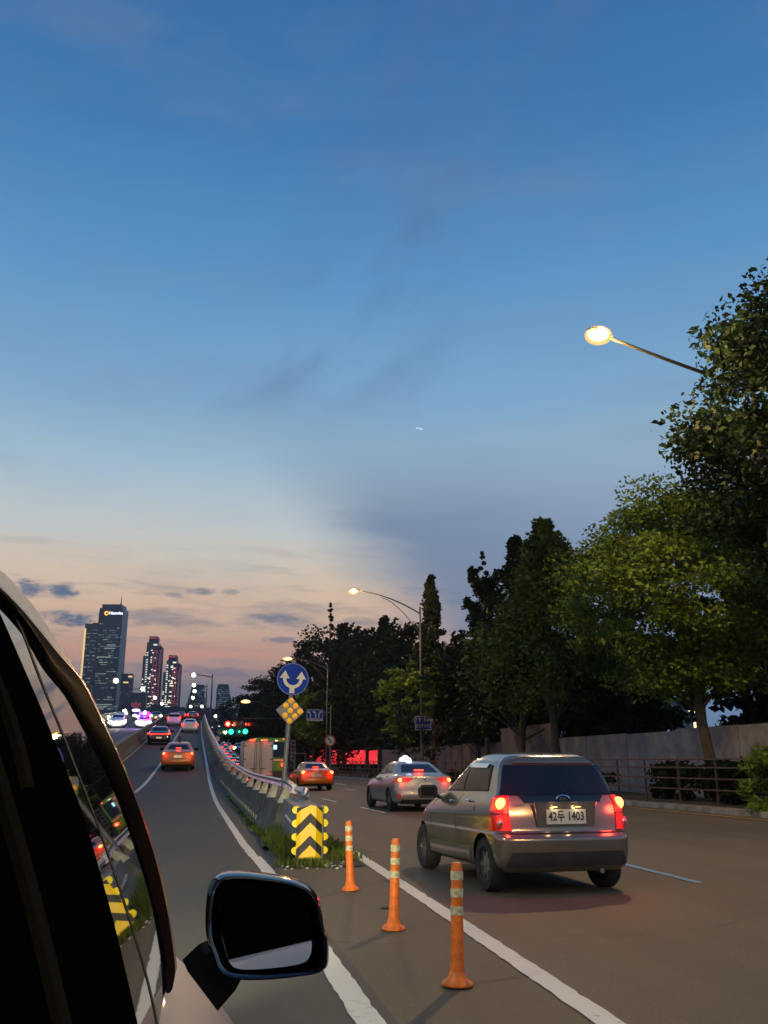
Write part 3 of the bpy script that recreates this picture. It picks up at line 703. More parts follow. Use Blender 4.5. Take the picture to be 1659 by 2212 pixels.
hedge('shrub', 16.0, 21.0, 24.6, 1.1, 1.7, 85, 70, .17, M['leaf_lit'], 'bright green shrub pushing through the fence at the right edge', 'shrub')
# grass around the barrier tip
def grass(name, spots, n, hgt, m, seed, label):
    r = np.random.default_rng(seed); V = []
    P = np.array(spots); idx = r.integers(len(P), size=n)
    base = P[idx, :2] + r.normal(size=(n, 2)) * P[idx, 2:3]
    a = r.random(n) * 2 * np.pi; hh = hgt * (.4 + .9 * r.random(n)) * P[idx, 3]; ln = (r.random(n) * .7 + .1) * hh
    side = np.stack([-np.sin(a), np.cos(a), 0 * a], 1) * (.006 + .006 * r.random((n, 1)))
    b0 = np.stack([base[:, 0], base[:, 1], P[idx, 4]], 1); dirv = np.stack([np.cos(a) * ln, np.sin(a) * ln, hh], 1)
    mid = b0 + dirv * np.array([.35, .35, .6]); tip = b0 + dirv
    V = np.stack([b0 - side, b0 + side, mid + side * .8, mid - side * .8, mid - side * .8, mid + side * .8, tip + side * .15, tip - side * .15], 1).reshape(-1, 3)
    return tag(leafmesh(name, V, m, None), label, 'grass', kind='stuff')
M['grass'] = leafmat('grass_blades', (.14, .18, .03), .3)
sp_ = []
for k in range(44):
    y = 14.6 + .55 * k; d = max(.16, 1 - k * .045)
    if y > 19: sp_.append((xb(y) - .50, y, .05, .75 * d, zr(y)))
    if y < 19: sp_.append((1.46, y, .06, .8, 0)); sp_.append((1.50, y - .2, .06, 1.1, 0)); sp_.append((1.42, y, .07, .5, 0))
for k in range(10):
    sp_.append((1.45 + .03 * k, 13.75 + .01 * k, .13, .35, 0)); sp_.append((2.27, 14.4 + .35 * k, .11, .5, 0)); sp_.append((2.32, 14.6 + .3 * k, .10, .6, 0))
grass('grass', sp_, 6500, .25, M['grass'], 4, 'tufts of green weeds growing along the foot of the barrier and round the chevron board')
sheet('gore_soil', lambda y: 1.30 + .0 * y, lambda y: 2.45, [13.5, 14.0, 17, 20, 24], flat, M['dirt'], dz=.012)
# small litter stones at the tip
b = MB()
for k in range(26): b.ball((1.2 + 1.2 * random.random(), 13.2 + .9 * random.random(), .012), .012 + .02 * random.random(), 6, 4, (1, 1, .6))
tag(b.build('gravel', M['concrete_pale']), 'scattered pale grit on the asphalt before the chevron board', 'gravel', kind='stuff')

# ------------------------------------------------------------------ street lamps
M['lamp_warm'] = mat('lamp_warm', (1, .9, .6), .4, emit=(1.0, .78, .40), es=9); M['lamp_pale'] = mat('lamp_pale', (1, .9, .8), .4, emit=(1.0, .86, .66), es=9)
M['pole'] = mat('lamp_pole', (.09, .085, .08), .45, .5, noise=(2, .15)); M['lamp_off'] = mat('lamp_off', (.4, .4, .38), .3)
md = bpy.data.materials.new('lamp_halo_shell'); md.use_nodes = True; nt = md.node_tree; nt.nodes.clear(); q = G(nt)  # glowing shell added round the lens, stands in for the lamp's warm halo
lw = nt.nodes.new('ShaderNodeLayerWeight'); lw.inputs[0].default_value = .5
e_ = nt.nodes.new('ShaderNodeEmission'); e_.inputs[0].default_value = (1.0, .56, .12, 1); e_.inputs[1].default_value = 1.5
tr = nt.nodes.new('ShaderNodeBsdfTransparent'); mx = nt.nodes.new('ShaderNodeMixShader'); o_ = nt.nodes.new('ShaderNodeOutputMaterial')
tcx = nt.nodes.new('ShaderNodeTexCoord'); nt.links.new(q.m('ADD', q.m('MULTIPLY', q.noise(tcx.outputs['Object'], 6.0), .1), q.m('MULTIPLY', q.m('SUBTRACT', 1, q.m('POWER', lw.outputs['Facing'], 1.4)), .75)), mx.inputs[0])
nt.links.new(tr.outputs[0], mx.inputs[1]); nt.links.new(e_.outputs[0], mx.inputs[2]); nt.links.new(mx.outputs[0], o_.inputs[0]); M['halo_shell'] = md
def street_lamp(base, head, ztop, label, power=0, col=(1, .7, .36), k=1.0, glow='lamp_warm', strut=True, zb=None, group='street lamps', r0=.10, vis=.55):
    t = thing('street_lamp', base, label, 'street lamp', group=group)
    bx, by, bz = base; hx, hy, hz = head[0] - bx, head[1] - by, head[2] - bz; zt = ztop - bz
    b = MB(); b.tube([(0, 0, 0), (0, 0, .35)], [r0 * 1.7, r0 * 1.6], 10); b.tube([(0, 0, .3), (0, 0, zt)], [r0 * k, r0 * .62 * k], 10); b.build('pole', M['pole'], t, smooth=True)
    pts = []
    for i in range(9):
        u = i / 8; pts.append((hx * u, hy * u, zt - .5 + (hz - zt + .5) * (1 - (1 - u) ** 1.9)))
    b = MB(); b.tube(pts, [r0 * .55 * k * (1 - .35 * i / 8) for i in range(9)], 8); b.build('arm', M['pole'], t, smooth=True)
    if strut:
        pts = [(hx * .62 * u, hy * .62 * u, (zt - 2.0) + (hz - .35 - zt + 2.0) * (1 - (1 - u) ** 1.6)) for u in [i / 7 for i in range(8)]]
        b = MB(); b.tube(pts, r0 * .28 * k, 6); b.build('strut', M['pole'], t, smooth=True)
    a = math.atan2(hy, hx); L = vis
    X = T(hx, hy, hz) @ Matrix.Rotation(a, 4, 'Z')
    b = MB(); vs = []
    for i in range(7):
        u = i / 6; w = .16 * k * math.sin(math.pi * (.12 + .8 * u)) + .03; x = L * (u * 1.5 - .45)
        for c_, zz in ((-w, 0), (-w * .6, .10 * k * math.sin(math.pi * u) + .03), (w * .6, .10 * k * math.sin(math.pi * u) + .03), (w, 0)): vs.append(X @ Vector((x, c_, zz)))
    b.add(vs, [(j * 4 + i, j * 4 + (i + 1) % 4, (j + 1) * 4 + (i + 1) % 4, (j + 1) * 4 + i) for j in range(6) for i in range(4)] + [(0, 1, 2, 3), (24, 25, 26, 27)])
    h = b.build('lamp_head', M['pole'], t, smooth=True)
    if glow == 'lamp_warm': b = MB(); b.ball(tuple(X @ Vector((L * .42, 0, -.07))), 1.0, 20, 10, (L * .66, .27 * k, .22 * k)); b.build('halo_shell', M['halo_shell'], h, smooth=True)
    b = MB(); b.ball(tuple(X @ Vector((L * .42, 0, -.02))), 1.0, 16, 8, (L * .52, .20 * k, .15 * k) if r0 == .10 and vis < .9 or glow == 'lamp_warm' else (.26 * k, .26 * k, .24 * k)); b.build('lens', M[glow], h, smooth=True)
    if power: lamp('bulb', h, tuple(X @ Vector((L * .42, 0, -.22))), power, col, .22)
    return t
hL1 = (9.7, 19.6, 12.0)
street_lamp((15.75, 22.4, .15), hL1, 12.7, 'nearest street lamp glowing yellow at the upper right beside the huge tree', 9500, (1, .61, .22), 1.1, vis=.55, strut=False)
p = aty(770, 1276, 62); street_lamp((15.3, 63, .15), tuple(p), 12.3, 'street lamp on a tall arched pole with a double arm beside the spire tree', 7500, (1, .58, .24))
p = aty(628, 1422, 104); street_lamp((14.4, 105, .15), tuple(p), 12.4, 'street lamp whose lit head shows just above the round blue sign', 5000, (1, .62, .28), 1.0, vis=.9)
p = aty(537, 1515, 170); street_lamp((14.2, 172, .15), tuple(p), 12.2, 'lit street lamp low over the traffic lights at the edge of the wood', 1200, (1, .75, .4), 1.6, vis=1.4)
p = aty(529, 1531, 215); street_lamp((14.4, 216, .15), tuple(p), 12.6, 'unlit street lamp arm under the lit lamp at the edge of the wood', 0, glow='lamp_off', k=1.6, strut=False)
# ramp side row
rs = [(425, 1458, 150, 'lit ramp lamp with a long level arm, highest of the ramp row', 459), (425, 1480, 189, 'second lit lamp of the ramp row, right under the highest one', 447), (426, 1493, 222, 'third lit lamp down the ramp row', 0), (422, 1507, 262, 'fourth lit lamp down the ramp row', 0),
      (417, 1526, 330, 'fifth lamp of the ramp row, just above the dark skyline band', 0), (441, 1526, 300, 'lamp on the far right side of the ramp row', 0), (383, 1544, 420, 'far lamp above the red car on the crest', 0), (403, 1545, 400, 'far lamp just right above the crest cars', 0), (471, 1547, 260, 'bright lamp right of the ramp barrier, above the side road', 0)]
for px, py, y, lb, pp in rs:
    p = aty(px, py, y); xp = max(p.x + 2.2, .9 + (1.2 if pp else .6)); 
    if pp: xp = aty(pp, py, y).x
    street_lamp((xp, y, zr(y) if px < 460 else 0), tuple(p), p.z + .15, lb, 500 if y < 200 else 0, (1, .84, .62), .9 + y / 350, 'lamp_pale', strut=False, group='far ramp street lamps', vis=.5 + y / 240, r0=.11)
ls = [(244, 1470, 120, 'brightest left lamp, in front of the tall office tower'), (303, 1488, 175, 'left lamp between the office tower and the first red tower'), (330, 1507, 230, 'left lamp at the foot of the first red tower'), (345, 1520, 280, 'left lamp right of the first red tower foot'), (264, 1535, 190, 'low left lamp under the office tower corner'),
      (309, 1538, 350, 'low left lamp just above the police car lights'), (229, 1550, 150, 'low left lamp nearest the car window frame'), (260, 1553, 210, 'low lamp above the white oncoming car'), (268, 1541, 260, 'tiny lamp beside the purple shop sign'), (243, 1560, 180, 'low far lamp over the pale bridge railing'), (290, 1560, 300, 'small far lamp left of the police car')]
for px, py, y, lb in ls:
    p = aty(px, py, y); zb_ = min(zr(y), p.z - 3.5) if py < 1530 else min(zr(y), p.z - 3)
    street_lamp((p.x - 2.6, y + .5, zb_), tuple(p), p.z + .15, lb, 700 if y == 120 else 0, (1, .88, .72), .9 + y / 350, 'lamp_pale', strut=False, group='far lamps of the oncoming carriageway', vis=.45 + y / 260, r0=.10)
# lamps behind the photographer: the near one is seen lit in the wing mirror
street_lamp((15.6, -16, .15), (9.8, -16.5, 12.0), 10.9, 'street lamp behind the car, seen only as the bright spot in the wing mirror', 10500, (1, .60, .22), 1.1)
street_lamp((-13.6, 3, .0), (-8.0, 3, 11.6), 10.9, 'street lamp of the oncoming side that lights the near ramp lane', 3400, (.98, .95, .60), 1.1, 'lamp_pale')

# ------------------------------------------------------------------ signs by the road
def T3(p, s=1): return T(*p)
# lane arrow sign and round sign on a mast
y = 100.0; p = aty(713, 1648, y); px_ = p.x
t = thing('sign_mast', (px_, y, .15), 'slim grey mast carrying the lane sign and the round red sign', 'pole')
b = MB(); b.tube([(0, 0, 0), (0, 0, 7.3)], [.09, .06], 10); b.tube([(0, 0, 6.6), (-2.4, 0, 6.6)], .045, 8); b.build('pole', M['galv_dull'], t, smooth=True)
def panel(name, label, cat, c, w, h, mm, border=None, **k):
    t = thing(name, c, label, cat, **k); b = MB(); b.box((0, 0, 0), (w, .05, h)); d = b.build('panel', mm, t)
    if border:
        b = MB(); e = .04 * h
        for s in (-1, 1): b.box((0, -.028, s * (h / 2 - e)), (w - e, .006, e)); b.box((s * (w / 2 - e), -.0285, 0), (e, .006, h - e))
        b.build('border', border, t)
    return t
pc = aty(680, 1545, y - .2)
t = panel('lane_sign', 'small blue sign with three white lane arrows above a white strip', 'road sign', tuple(pc), 1.82, 1.22, M['sign_blue'], M['sign_cream'])
def strokes(t, pts, w, m, y0=-.032, nm='arrow'):
    b = MB(); P = [Vector((p[0], p[1])) for p in pts]; vs = []
    for i, p in enumerate(P):
        d = (P[min(i + 1, len(P) - 1)] - P[max(i - 1, 0)]).normalized(); n = Vector((-d.y, d.x)) * w / 2
        vs += [(p.x + n.x, y0, p.y + n.y), (p.x - n.x, y0, p.y - n.y)]
    b.add(vs, [(2 * i, 2 * i + 1, 2 * i + 3, 2 * i + 2) for i in range(len(P) - 1)])
    e = P[-1]; d = (P[-1] - P[-2]).normalized(); n = Vector((-d.y, d.x))
    b.add([(e.x + n.x * w * 1.2 - d.x * .02, y0 - .0015, e.y + n.y * w * 1.2), (e.x - n.x * w * 1.2, y0 - .0015, e.y - n.y * w * 1.2), (e.x + d.x * w * 1.8, y0 - .0015, e.y + d.y * w * 1.8)], [(0, 1, 2)])
    return b.build(nm, m, t)
strokes(t, [(-.48, -.30), (-.48, .12), (-.54, .28), (-.62, .31)], .12, M['sign_cream'])
strokes(t, [(.08, -.30), (.08, .1), (.03, .26), (-.06, .31)], .13, M['sign_cream'])
strokes(t, [(.44, -.30), (.44, .1), (.50, .27), (.58, .31)], .12, M['sign_cream'])
b = MB(); b.box((0, -.030, -.46), (1.7, .01, .22)); s_ = b.build('text_strip', M['sign_cream'], t)
b = MB(); x = -.75
while x < .75:
    w = random.choice([.04, .07, .1]); b.box((x, -.037, -.46 + random.choice([-.02, .02])), (w, .004, .12)); x += w + .045
b.build('lettering', M['ink'], t)
pc = aty(713, 1600, y - .15)
t = thing('prohibition_sign', tuple(pc), 'round white sign with red ring and black bent arrow on the slim mast', 'road sign')
b = MB(); b.tube([(0, 0, 0), (0, .03, 0)], .60, 32); b.build('ring', M['sign_red'], t)
b = MB(); b.tube([(0, -.006, 0), (0, .02, 0)], .46, 32); b.build('face', M['sign_cream'], t)
strokes(t, [(.02, -.34), (.02, -.02), (-.05, .10), (-.18, .22)], .10, M['ink'], -.012); strokes(t, [(.30, -.22), (-.02, .02), (-.10, .08)], .07, M['ink'], -.015, 'slash')
# blue text sign on the arched lamp pole
pc = aty(914, 1562, 62.6)
t = panel('text_sign', 'blue sign with two lines of pale Korean writing on the arched lamp pole', 'road sign', tuple(pc), 1.18, .98, M['sign_blue'], M['sign_cream'])
M['sign_text'] = mat('sign_text', (.60, .58, .50), .5)
text('lettering', '전 방 100m', .30, T(0, -.03, .22) @ UP, M['sign_text'], t, .003, bold=.004)
text('lettering', '한강대교구간', .25, T(0, -.03, -.2) @ UP, M['sign_text'], t, .003, sx=.78, bold=.004)
# vertical banner and shelter
pc = aty(633, 1628, 128)
M['banner'] = mat('banner_cloth', (.34, .24, .25), .7)
t = thing('street_banner', (pc.x, 128, .15), 'tall narrow pinkish banner on a pole behind the leaning sign pole', 'banner')
b = MB(); b.tube([(-.4, 0, 0), (-.4, 0, 4.5)], .05, 8); b.build('pole', M['galv_dull'], t); b = MB(); b.box((0, 0, 2.9), (.66, .04, 2.9)); f = b.build('cloth', M['banner'], t)
b = MB()
for k in range(5): b.box((0, -.025, 3.9 - .5 * k), (.34, .006, .3))
b.build('emblem_row', M['ink'], f)
pc = aty(648, 1640, 122)
t = thing('bus_shelter', (pc.x, 122, .15), 'small grey framed shelter left of the red sheets', 'shelter')
for sx in (-1, 1):
    for sy in (-1, 1): b = MB(); b.box((sx * .7, sy * .5, 1.2), (.07, .07, 2.4)); b.build('post', M['galv_dull'], t)
b = MB(); b.box((0, 0, 2.45), (1.7, 1.3, .12)); b.build('roof', M['galv_dull'], t)
b = MB(); b.box((0, .5, 1.2), (1.3, .02, 1.9)); b.build('glass_pane', M['glass_dark'], t)

# ------------------------------------------------------------------ traffic lights at the junction
M['red_on'] = mat('signal_red', (1, .02, .01), .3, emit=(1.0, .012, .008), es=6); M['green_on'] = mat('signal_green', (0, 1, .4), .3, emit=(.02, 1.0, .45), es=4)
M['red_core'] = mat('signal_red_core', (1, .2, .1), .3, emit=(1.0, .16, .08), es=14)
def sig(px, py, y, label, kind, k=1.0):
    p = aty(px, py, y); t = thing('traffic_light', tuple(p), label, 'traffic light', group='traffic lights at the junction')
    b = MB(); b.box((0, .15, 0), (1.35 * k, .25, .45 * k)); b.build('housing', M['black'], t)
    for i in range(3):
        on = (i == 0 and kind == 'r') or (i == 2 and kind == 'g')
        x = (-.42 + .42 * i) * k; b = MB(); b.tube([(x, .01, 0), (x, .03, 0)], .17 * k, 16); l = b.build('lens', M['red_on' if kind == 'r' else 'green_on'] if on else M['glass_dark'], t)
        if on: b = MB(); b.ball((x, 0, 0), .10 * k, 10, 6, (1, .3, 1)); b.build('bulb', M['red_core'] if kind == 'r' else M['green_on'], l)
    return t
for a in [(507, 1564, 150, 'large red traffic light over the side road', 'r', 2.6), (538, 1564.5, 152, 'small red traffic light at the right', 'r', 1.5), (486, 1580.5, 158, 'left green traffic light', 'g', 2.4), (517, 1580, 159, 'right green traffic light beside the green board', 'g', 2.4)]: 
    t = sig(*a)
    lamp('glow', t, (0, -.8, 0), 60, (1, .05, .02) if a[4] == 'r' else (.05, 1, .5), .2)
t = thing('signal_mast', (14.2, 153, .15), 'dark mast with a long arm that holds the traffic lights across the side road', 'pole')
b = MB(); b.tube([(0, 0, 0), (0, 0, 8.6)], [.16, .12], 10); b.tube([(0, 0, 8.3), (-9.5, -.3, 8.3)], [.09, .05], 8); b.build('pole', M['pole'], t, smooth=True)
p = aty(512, 1584, 161)
t = panel('direction_board', 'green overhead direction board with pale lines of writing', 'road sign', tuple(p), 3.0, .95, M['sign_green'], M['sign_cream'])
for w, x, z in ((.9, -.8, .22), (1.1, .5, .22), (1.3, -.6, -.2), (.8, .8, -.2)): b = MB(); b.box((x, -.03, z), (w, .005, .14)); b.build('lettering', M['sign_cream'], t)
p = aty(529, 1577.5, 160.5)
t = thing('round_sign', tuple(p), 'small round pale sign right of the green direction board', 'road sign')
b = MB(); b.tube([(0, 0, 0), (0, .04, 0)], .42, 24); b.build('ring', M['sign_red'], t); b = MB(); b.tube([(0, -.01, 0), (0, .03, 0)], .34, 24); b.build('face', M['sign_cream'], t)
p = aty(469, 1596, 120)
t = thing('round_sign', (p.x, 120, .0), 'round pale sign just over the rail of the ramp barrier', 'road sign')
b = MB(); b.tube([(0, 0, p.z), (0, .04, p.z)], .34, 24); b.build('face', M['sign_cream'], t); b = MB(); b.tube([(0, .06, 0), (0, .06, p.z)], .05, 8); b.build('pole', M['pole'], t)

# ------------------------------------------------------------------ skyline
M['tower'] = mat('tower_glass', (.046, .056, .075), .25, .3, noise=(.02, .15)); M['tower_side'] = mat('tower_side', (.034, .034, .050), .35, .2, noise=(.02, .1))
M['tower_red'] = mat('tower_wine', (.06, .022, .034), .5, noise=(.05, .3)); M['tower_grey'] = mat('tower_concrete', (.055, .06, .068), .7, noise=(.03, .3))
M['low_city'] = mat('low_city', (.028, .028, .042), .8, noise=(.02, .35))
def em(name, col, s): return mat(name, tuple(min(1, c) for c in col), .5, emit=col, es=s)
M['win_g'] = em('window_greenish', (.62, .72, .50), .26); M['win_w'] = em('window_white', (.95, .86, .66), 1.1); M['win_dim'] = em('window_dim', (.30, .36, .38), .22)
M['win_r'] = em('facade_red_led', (.75, .08, .14), .42); M['win_amber'] = em('window_amber', (1.0, .62, .25), 1.0); M['logo_o'] = em('logo_orange', (1.0, .42, .05), 2.2); M['logo_w'] = em('logo_white', (.80, .85, 1.0), 2.2)
def rects(t, lst, off=.25):
    """lst: (x, z, w, h, mat, face) face 'f' front (-y) or ('s', X) right side at local x=X with x->y"""
    lst = sorted(lst, key=lambda q: -q[2] * q[3])
    rest = {}
    for i, (x, z, w, h, m, f) in enumerate(lst):
        if f[0] == 'f': vs = [(x - w / 2, f[1] - off, z - h / 2), (x + w / 2, f[1] - off, z - h / 2), (x + w / 2, f[1] - off, z + h / 2), (x - w / 2, f[1] - off, z + h / 2)]
        else: vs = [(f[1] + off, x - w / 2, z - h / 2), (f[1] + off, x + w / 2, z - h / 2), (f[1] + off, x + w / 2, z + h / 2), (f[1] + off, x - w / 2, z + h / 2)]
        if i < 96: b = MB(); b.add(vs, [(0, 1, 2, 3)]); b.build('window', M[m], t)
        else: rest.setdefault(m, MB()).add(vs, [(0, 1, 2, 3)])
    for m, b in rest.items(): tag(b.build('window_lights', M[m], t), kind='stuff')
def tower_pos(pl, pr, pt, y):
    a = aty(pl, pt, y); c = aty(pr, pt, y); return (a.x + c.x) / 2, (c.x - a.x), (a.z + c.z) / 2
rr_ = random.Random(3)
# the tall office tower
Y = 1415; cx, w, h = tower_pos(212, 277, 1305, Y); w *= .99
wf = w * .80; ds = 34
t = thing('office_tower', (cx - w * .05, Y, 0), 'tallest dark glass office tower with a lit logo and thin rows of lit windows', 'skyscraper', rz=R(-10))
b = MB(); hw = wf / 2
prof_z = [(0, 1.10), (25, 1.05), (60, 1.02), (120, 1.0), (h - 6, 1.0)]
vs = []
for z, k in prof_z: vs += [(-hw * k, 0, z), (hw * k, 0, z), (hw * k, ds, z), (-hw * k, ds, z)]
b.add(vs, [(j * 4 + i, j * 4 + (i + 1) % 4, (j + 1) * 4 + (i + 1) % 4, (j + 1) * 4 + i) for j in range(4) for i in range(4)] + [(16, 17, 18, 19)]); b.build('facade', M['tower'], t)
b = MB(); b.box((0, ds / 2, h - 3), (wf * .84, ds * .9, 6)); b.build('crown', M['tower'], t)
b = MB(); b.tube([(hw * .62, 12, h), (hw * .62, 12, h + 6), (hw * .62, 12, h + 15)], [1.2, .7, .25], 8); b.build('antenna', M['tower_side'], t)
for x in (hw * .86, -hw * .99): b = MB(); b.box((x, -.2, h * .48), (1.2, .6, h * .94)); b.build('mullion', M['tower_side'], t)
L = []
for fl in range(58):
    z = 10 + (h - 40) * fl / 57; den = .75 if fl < 12 else (.55 if fl < 30 else .42); den *= rr_.choice([.2, .6, 1, 1.5]); x = -hw * .92
    while x < hw * .80:
        w_ = rr_.uniform(1.5, 8)
        if rr_.random() < den: L.append((x + w_ / 2, z, w_ * .9, rr_.choice([.8, 1.1, 1.3]), rr_.choice(['win_g', 'win_dim', 'win_dim', 'win_g']), ('f', 0)))
        x += w_
for z, x0, x1 in ((h - 62, -.1, .6), (h - 67, -.35, .6), (h - 80, -.85, .3), (h * .36, -.9, .7), (h * .345, -.9, .2), (h * .28, -.1, .5)): L.append(((x0 + x1) / 2 * hw, z, (x1 - x0) * hw, 1.5, 'win_g', ('f', -.1)))
rects(t, L)
b = MB(); zl = h - 14; xl = -hw * .38
lo = MB(); 
for i in range(20):
    a0, a1 = 2 * math.pi * i / 20, 2 * math.pi * (i + 1) / 20
    lo.add([(xl + 3.3 * math.cos(a0), -.6, zl + 3.3 * math.sin(a0)), (xl + 3.3 * math.cos(a1), -.6, zl + 3.3 * math.sin(a1)), (xl + 1.7 * math.cos(a1) + .5, -.6, zl + 1.7 * math.sin(a1)), (xl + 1.7 * math.cos(a0) + .5, -.6, zl + 1.7 * math.sin(a0))], [(0, 1, 2, 3)])
lo.build('logo_ring', M['logo_o'], t)
text('logo_lettering', 'Hanwha', 6.2, T(xl + 4.2, -.7, zl) @ UP, M['logo_w'], t, .1, 'LEFT', bold=.12)
# shorter tower behind it on the left
Y = 1500; cx, w, h = tower_pos(184, 214, 1347, Y)
t = thing('office_block', (cx, Y, 0), 'shorter office block left of the tallest tower with sunset glow painted on its left edge', 'building', rz=R(-6))
b = MB(); b.box((0, 15, h / 2), (w, 30, h)); b.build('facade', M['tower'], t); b = MB(); b.box((w * .2, 15, h + 1), (w * .5, 12, 3)); b.build('roof_plant', M['tower_side'], t)
M['gold'] = em('sunset_glow_gold', (1.0, .66, .26), .95); b = MB(); b.box((-w / 2 + 1, -.4, h / 2 - 3), (2.6, 1, h - 10)); b.build('sunset_glow_edge', M['gold'], t)  # sunset reflection on the edge painted in as emission
L = []
for fl in range(34):
    z = 12 + (h - 22) * fl / 33; x = -w * .38
    while x < w * .4:
        w_ = rr_.uniform(1.5, 5)
        if rr_.random() < .5: L.append((x + w_ / 2, z, w_ * .85, 1.3, rr_.choice(['win_g', 'win_dim', 'win_dim']), ('f', 0)))
        x += w_
rects(t, L)
# small dark block right of the office tower, with two amber strips
Y = 1300; cx, w, h = tower_pos(262, 287, 1455, Y)
t = thing('office_block', (cx, Y, 0), 'low dark block right beside the tallest tower with amber strips near its roof', 'building')
b = MB(); b.box((0, 15, h / 2), (w, 30, h)); b.build('facade', M['tower_side'], t)
L = [(w * .3, h - 4, w * .35, 2.2, 'win_amber', ('f', 0)), (-w * .05, h - 12, w * .45, 2.0, 'win_amber', ('f', 0))]
for k in range(40): L.append((rr_.uniform(-.45, .45) * w, rr_.uniform(10, h - 16), 1.4, 1.0, 'win_dim', ('f', 0)))
rects(t, L)
Y = 1250; cx, w, h = tower_pos(282, 316, 1499, Y)
t = thing('hotel_block', (cx, Y, 0), 'squat block with red lit facade strips between the office tower and the first red tower', 'building')
b = MB(); b.box((0, 12, h / 2), (w, 24, h)); b.box((0, 12, h + .7), (w * 1.06, 25, 1.4)); b.build('facade', M['tower_side'], t)
L = [(-w * .36 + k * w * .13, h * .62, 1.0, h * .5, 'win_r', ('f', 0)) for k in range(5)] + [(rr_.uniform(-.4, .15) * w, rr_.uniform(h * .35, h * .9), 1.4, 1.1, 'win_r', ('f', -.2)) for k in range(26)]
rects(t, L)
def led_tower(pl, pr, pt, Y, label, seed):
    rq = random.Random(seed); cx, w, h = tower_pos(pl, pr, pt, Y)
    t = thing('apartment_tower', (cx, Y, 0), label, 'skyscraper', group='twin towers edged with red light', rz=R(-5))
    b = MB(); b.box((0, 16, h * .475), (w * .62, 32, h * .95)); b.build('core', M['tower'], t)
    b = MB(); b.box((-w * .37, 14, h * .42), (w * .22, 24, h * .84)); b.build('left_wing', M['tower'], t)
    b = MB(); b.box((w * .37, 14, h * .46), (w * .24, 24, h * .92)); b.build('right_wing', M['tower_red'], t)
    b = MB(); b.box((0, 14, h * .975), (w * .46, 22, h * .05)); b.build('crown', M['tower_red'], t)
    L = []
    for x in (-w * .32, -w * .20, w * .10, w * .28, w * .47): L.append((x, h * .46, .55, h * .86, 'win_r' if x > 0 else 'win_dim', ('f', 0)))
    L.append((0, h * .985, w * .44, 1.6, 'win_r', ('f', 2.5))); L.append((w * .15, h * .93, w * .2, 2, 'win_w', ('f', 0)))
    for x, u0, u1, den in ((-w * .42, .1, .66, .8), (-w * .25, .05, .92, .85), (-w * .14, .03, .55, .75), (-w * .02, .05, .9, .38), (w * .05, .05, .9, .3)):
        fl = 52
        for i in range(fl):
            u = i / fl
            if u0 < u < u1 and rq.random() < den: L.append((x, h * u, 1.9, 1.5, 'win_w', ('f', 1.5 if x < -w * .3 else 0)))
    for i in range(60):
        u = i / 60
        if u < .9:
            if rq.random() < .8: L.append((w * .40, h * u, w * .1, .8, 'win_dim', ('f', 1.8)))
            if rq.random() < .7: L.append((w * .20, h * u, w * .12, .8, 'win_r', ('f', 0)))
    for i in range(40): L.append((rq.uniform(-.12, .28) * w, rq.uniform(.05, .9) * h, rq.uniform(1, 3.5), 1.3, 'win_w', ('f', -.1)))
    rects(t, L)
led_tower(311, 351, 1374, 1330, 'taller of the twin towers outlined in red light, right of the office tower', 5)
led_tower(354, 391, 1415, 1330, 'shorter of the twin towers outlined in red light, left of the ramp lamps', 6)
def apt(pl, pr, pt, Y, label, cutl, cutr, seed):
    rq = random.Random(seed); cx, w, h = tower_pos(pl, pr, pt, Y); t = thing('residential_tower', (cx, Y, 0), label, 'building', group='grey apartment blocks on the skyline')
    P_ = [(-w / 2, 0), (w / 2, 0), (w / 2, h * (1 - cutr[1])), (w / 2 - w * cutr[0], h), (-w / 2 + w * cutl[0], h), (-w / 2, h * (1 - cutl[1]))]
    b = MB(); b.prism(P_, 26); b.build('facade', M['tower_grey'], t)
    L = []
    for fl in range(34):
        z = h * (.12 + .86 * fl / 34); x = -w * .44
        while x < w * .42:
            w_ = rq.uniform(1.5, 6); e = 1 - abs(x + w_ / 2) / (w / 2)
            ok = z < h * (1 - (cutl[1] if x < 0 else cutr[1])) or abs(x) < w * .26
            if ok and rq.random() < .52: L.append((x + w_ / 2, z, w_ * .85, .9, rq.choice(['win_g', 'win_dim', 'win_dim']), ('f', 0)))
            x += w_
    rects(t, L)
apt(404, 443, 1479, 1380, 'grey apartment block with cut corners behind the ramp lamps', (.30, .30), (.05, .04), 8)
apt(469, 503, 1478, 1380, 'grey apartment block with cut corners, alone right of the ramp', (.08, .06), (.28, .26), 9)
# low dark city band
for i, (pl, pr, pt, Y) in enumerate([(150, 262, 1546, 900), (255, 320, 1530, 950), (318, 400, 1527, 980), (398, 470, 1531, 940), (468, 510, 1533, 920), (500, 560, 1556, 700), (-80, 155, 1560, 900)]):
    cx, w, h = tower_pos(pl, pr, pt, Y)
    t = thing('low_block', (cx, Y, 0), ['dark low building mass under the tallest tower', 'dark low building mass with the purple shop signs', 'dark low building mass under the twin towers', 'dark low building mass behind the ramp lamp row', 'dark low building mass under the lone grey apartment block', 'low dark roof line left of the traffic lights', 'dark low building mass behind the car window'][i], 'building', group='low dark buildings below the skyline')
    b = MB(); b.box((0, 10, h / 2), (w, 20, h)); b.box((-w * .2, 10, h + 1), (w * .3, 10, 2.4)); b.box((w * .25, 10, h + .6), (w * .2, 8, 1.4)); b.build('wall', M['low_city'], t)
    L = [(rr_.uniform(-.48, .48) * w, rr_.uniform(h * .25, h * .9), rr_.uniform(.8, 2.2), 1.0, rr_.choice(['win_w', 'win_amber', 'win_dim', 'win_dim']), ('f', 0)) for k in range(22)]
    rects(t, L)
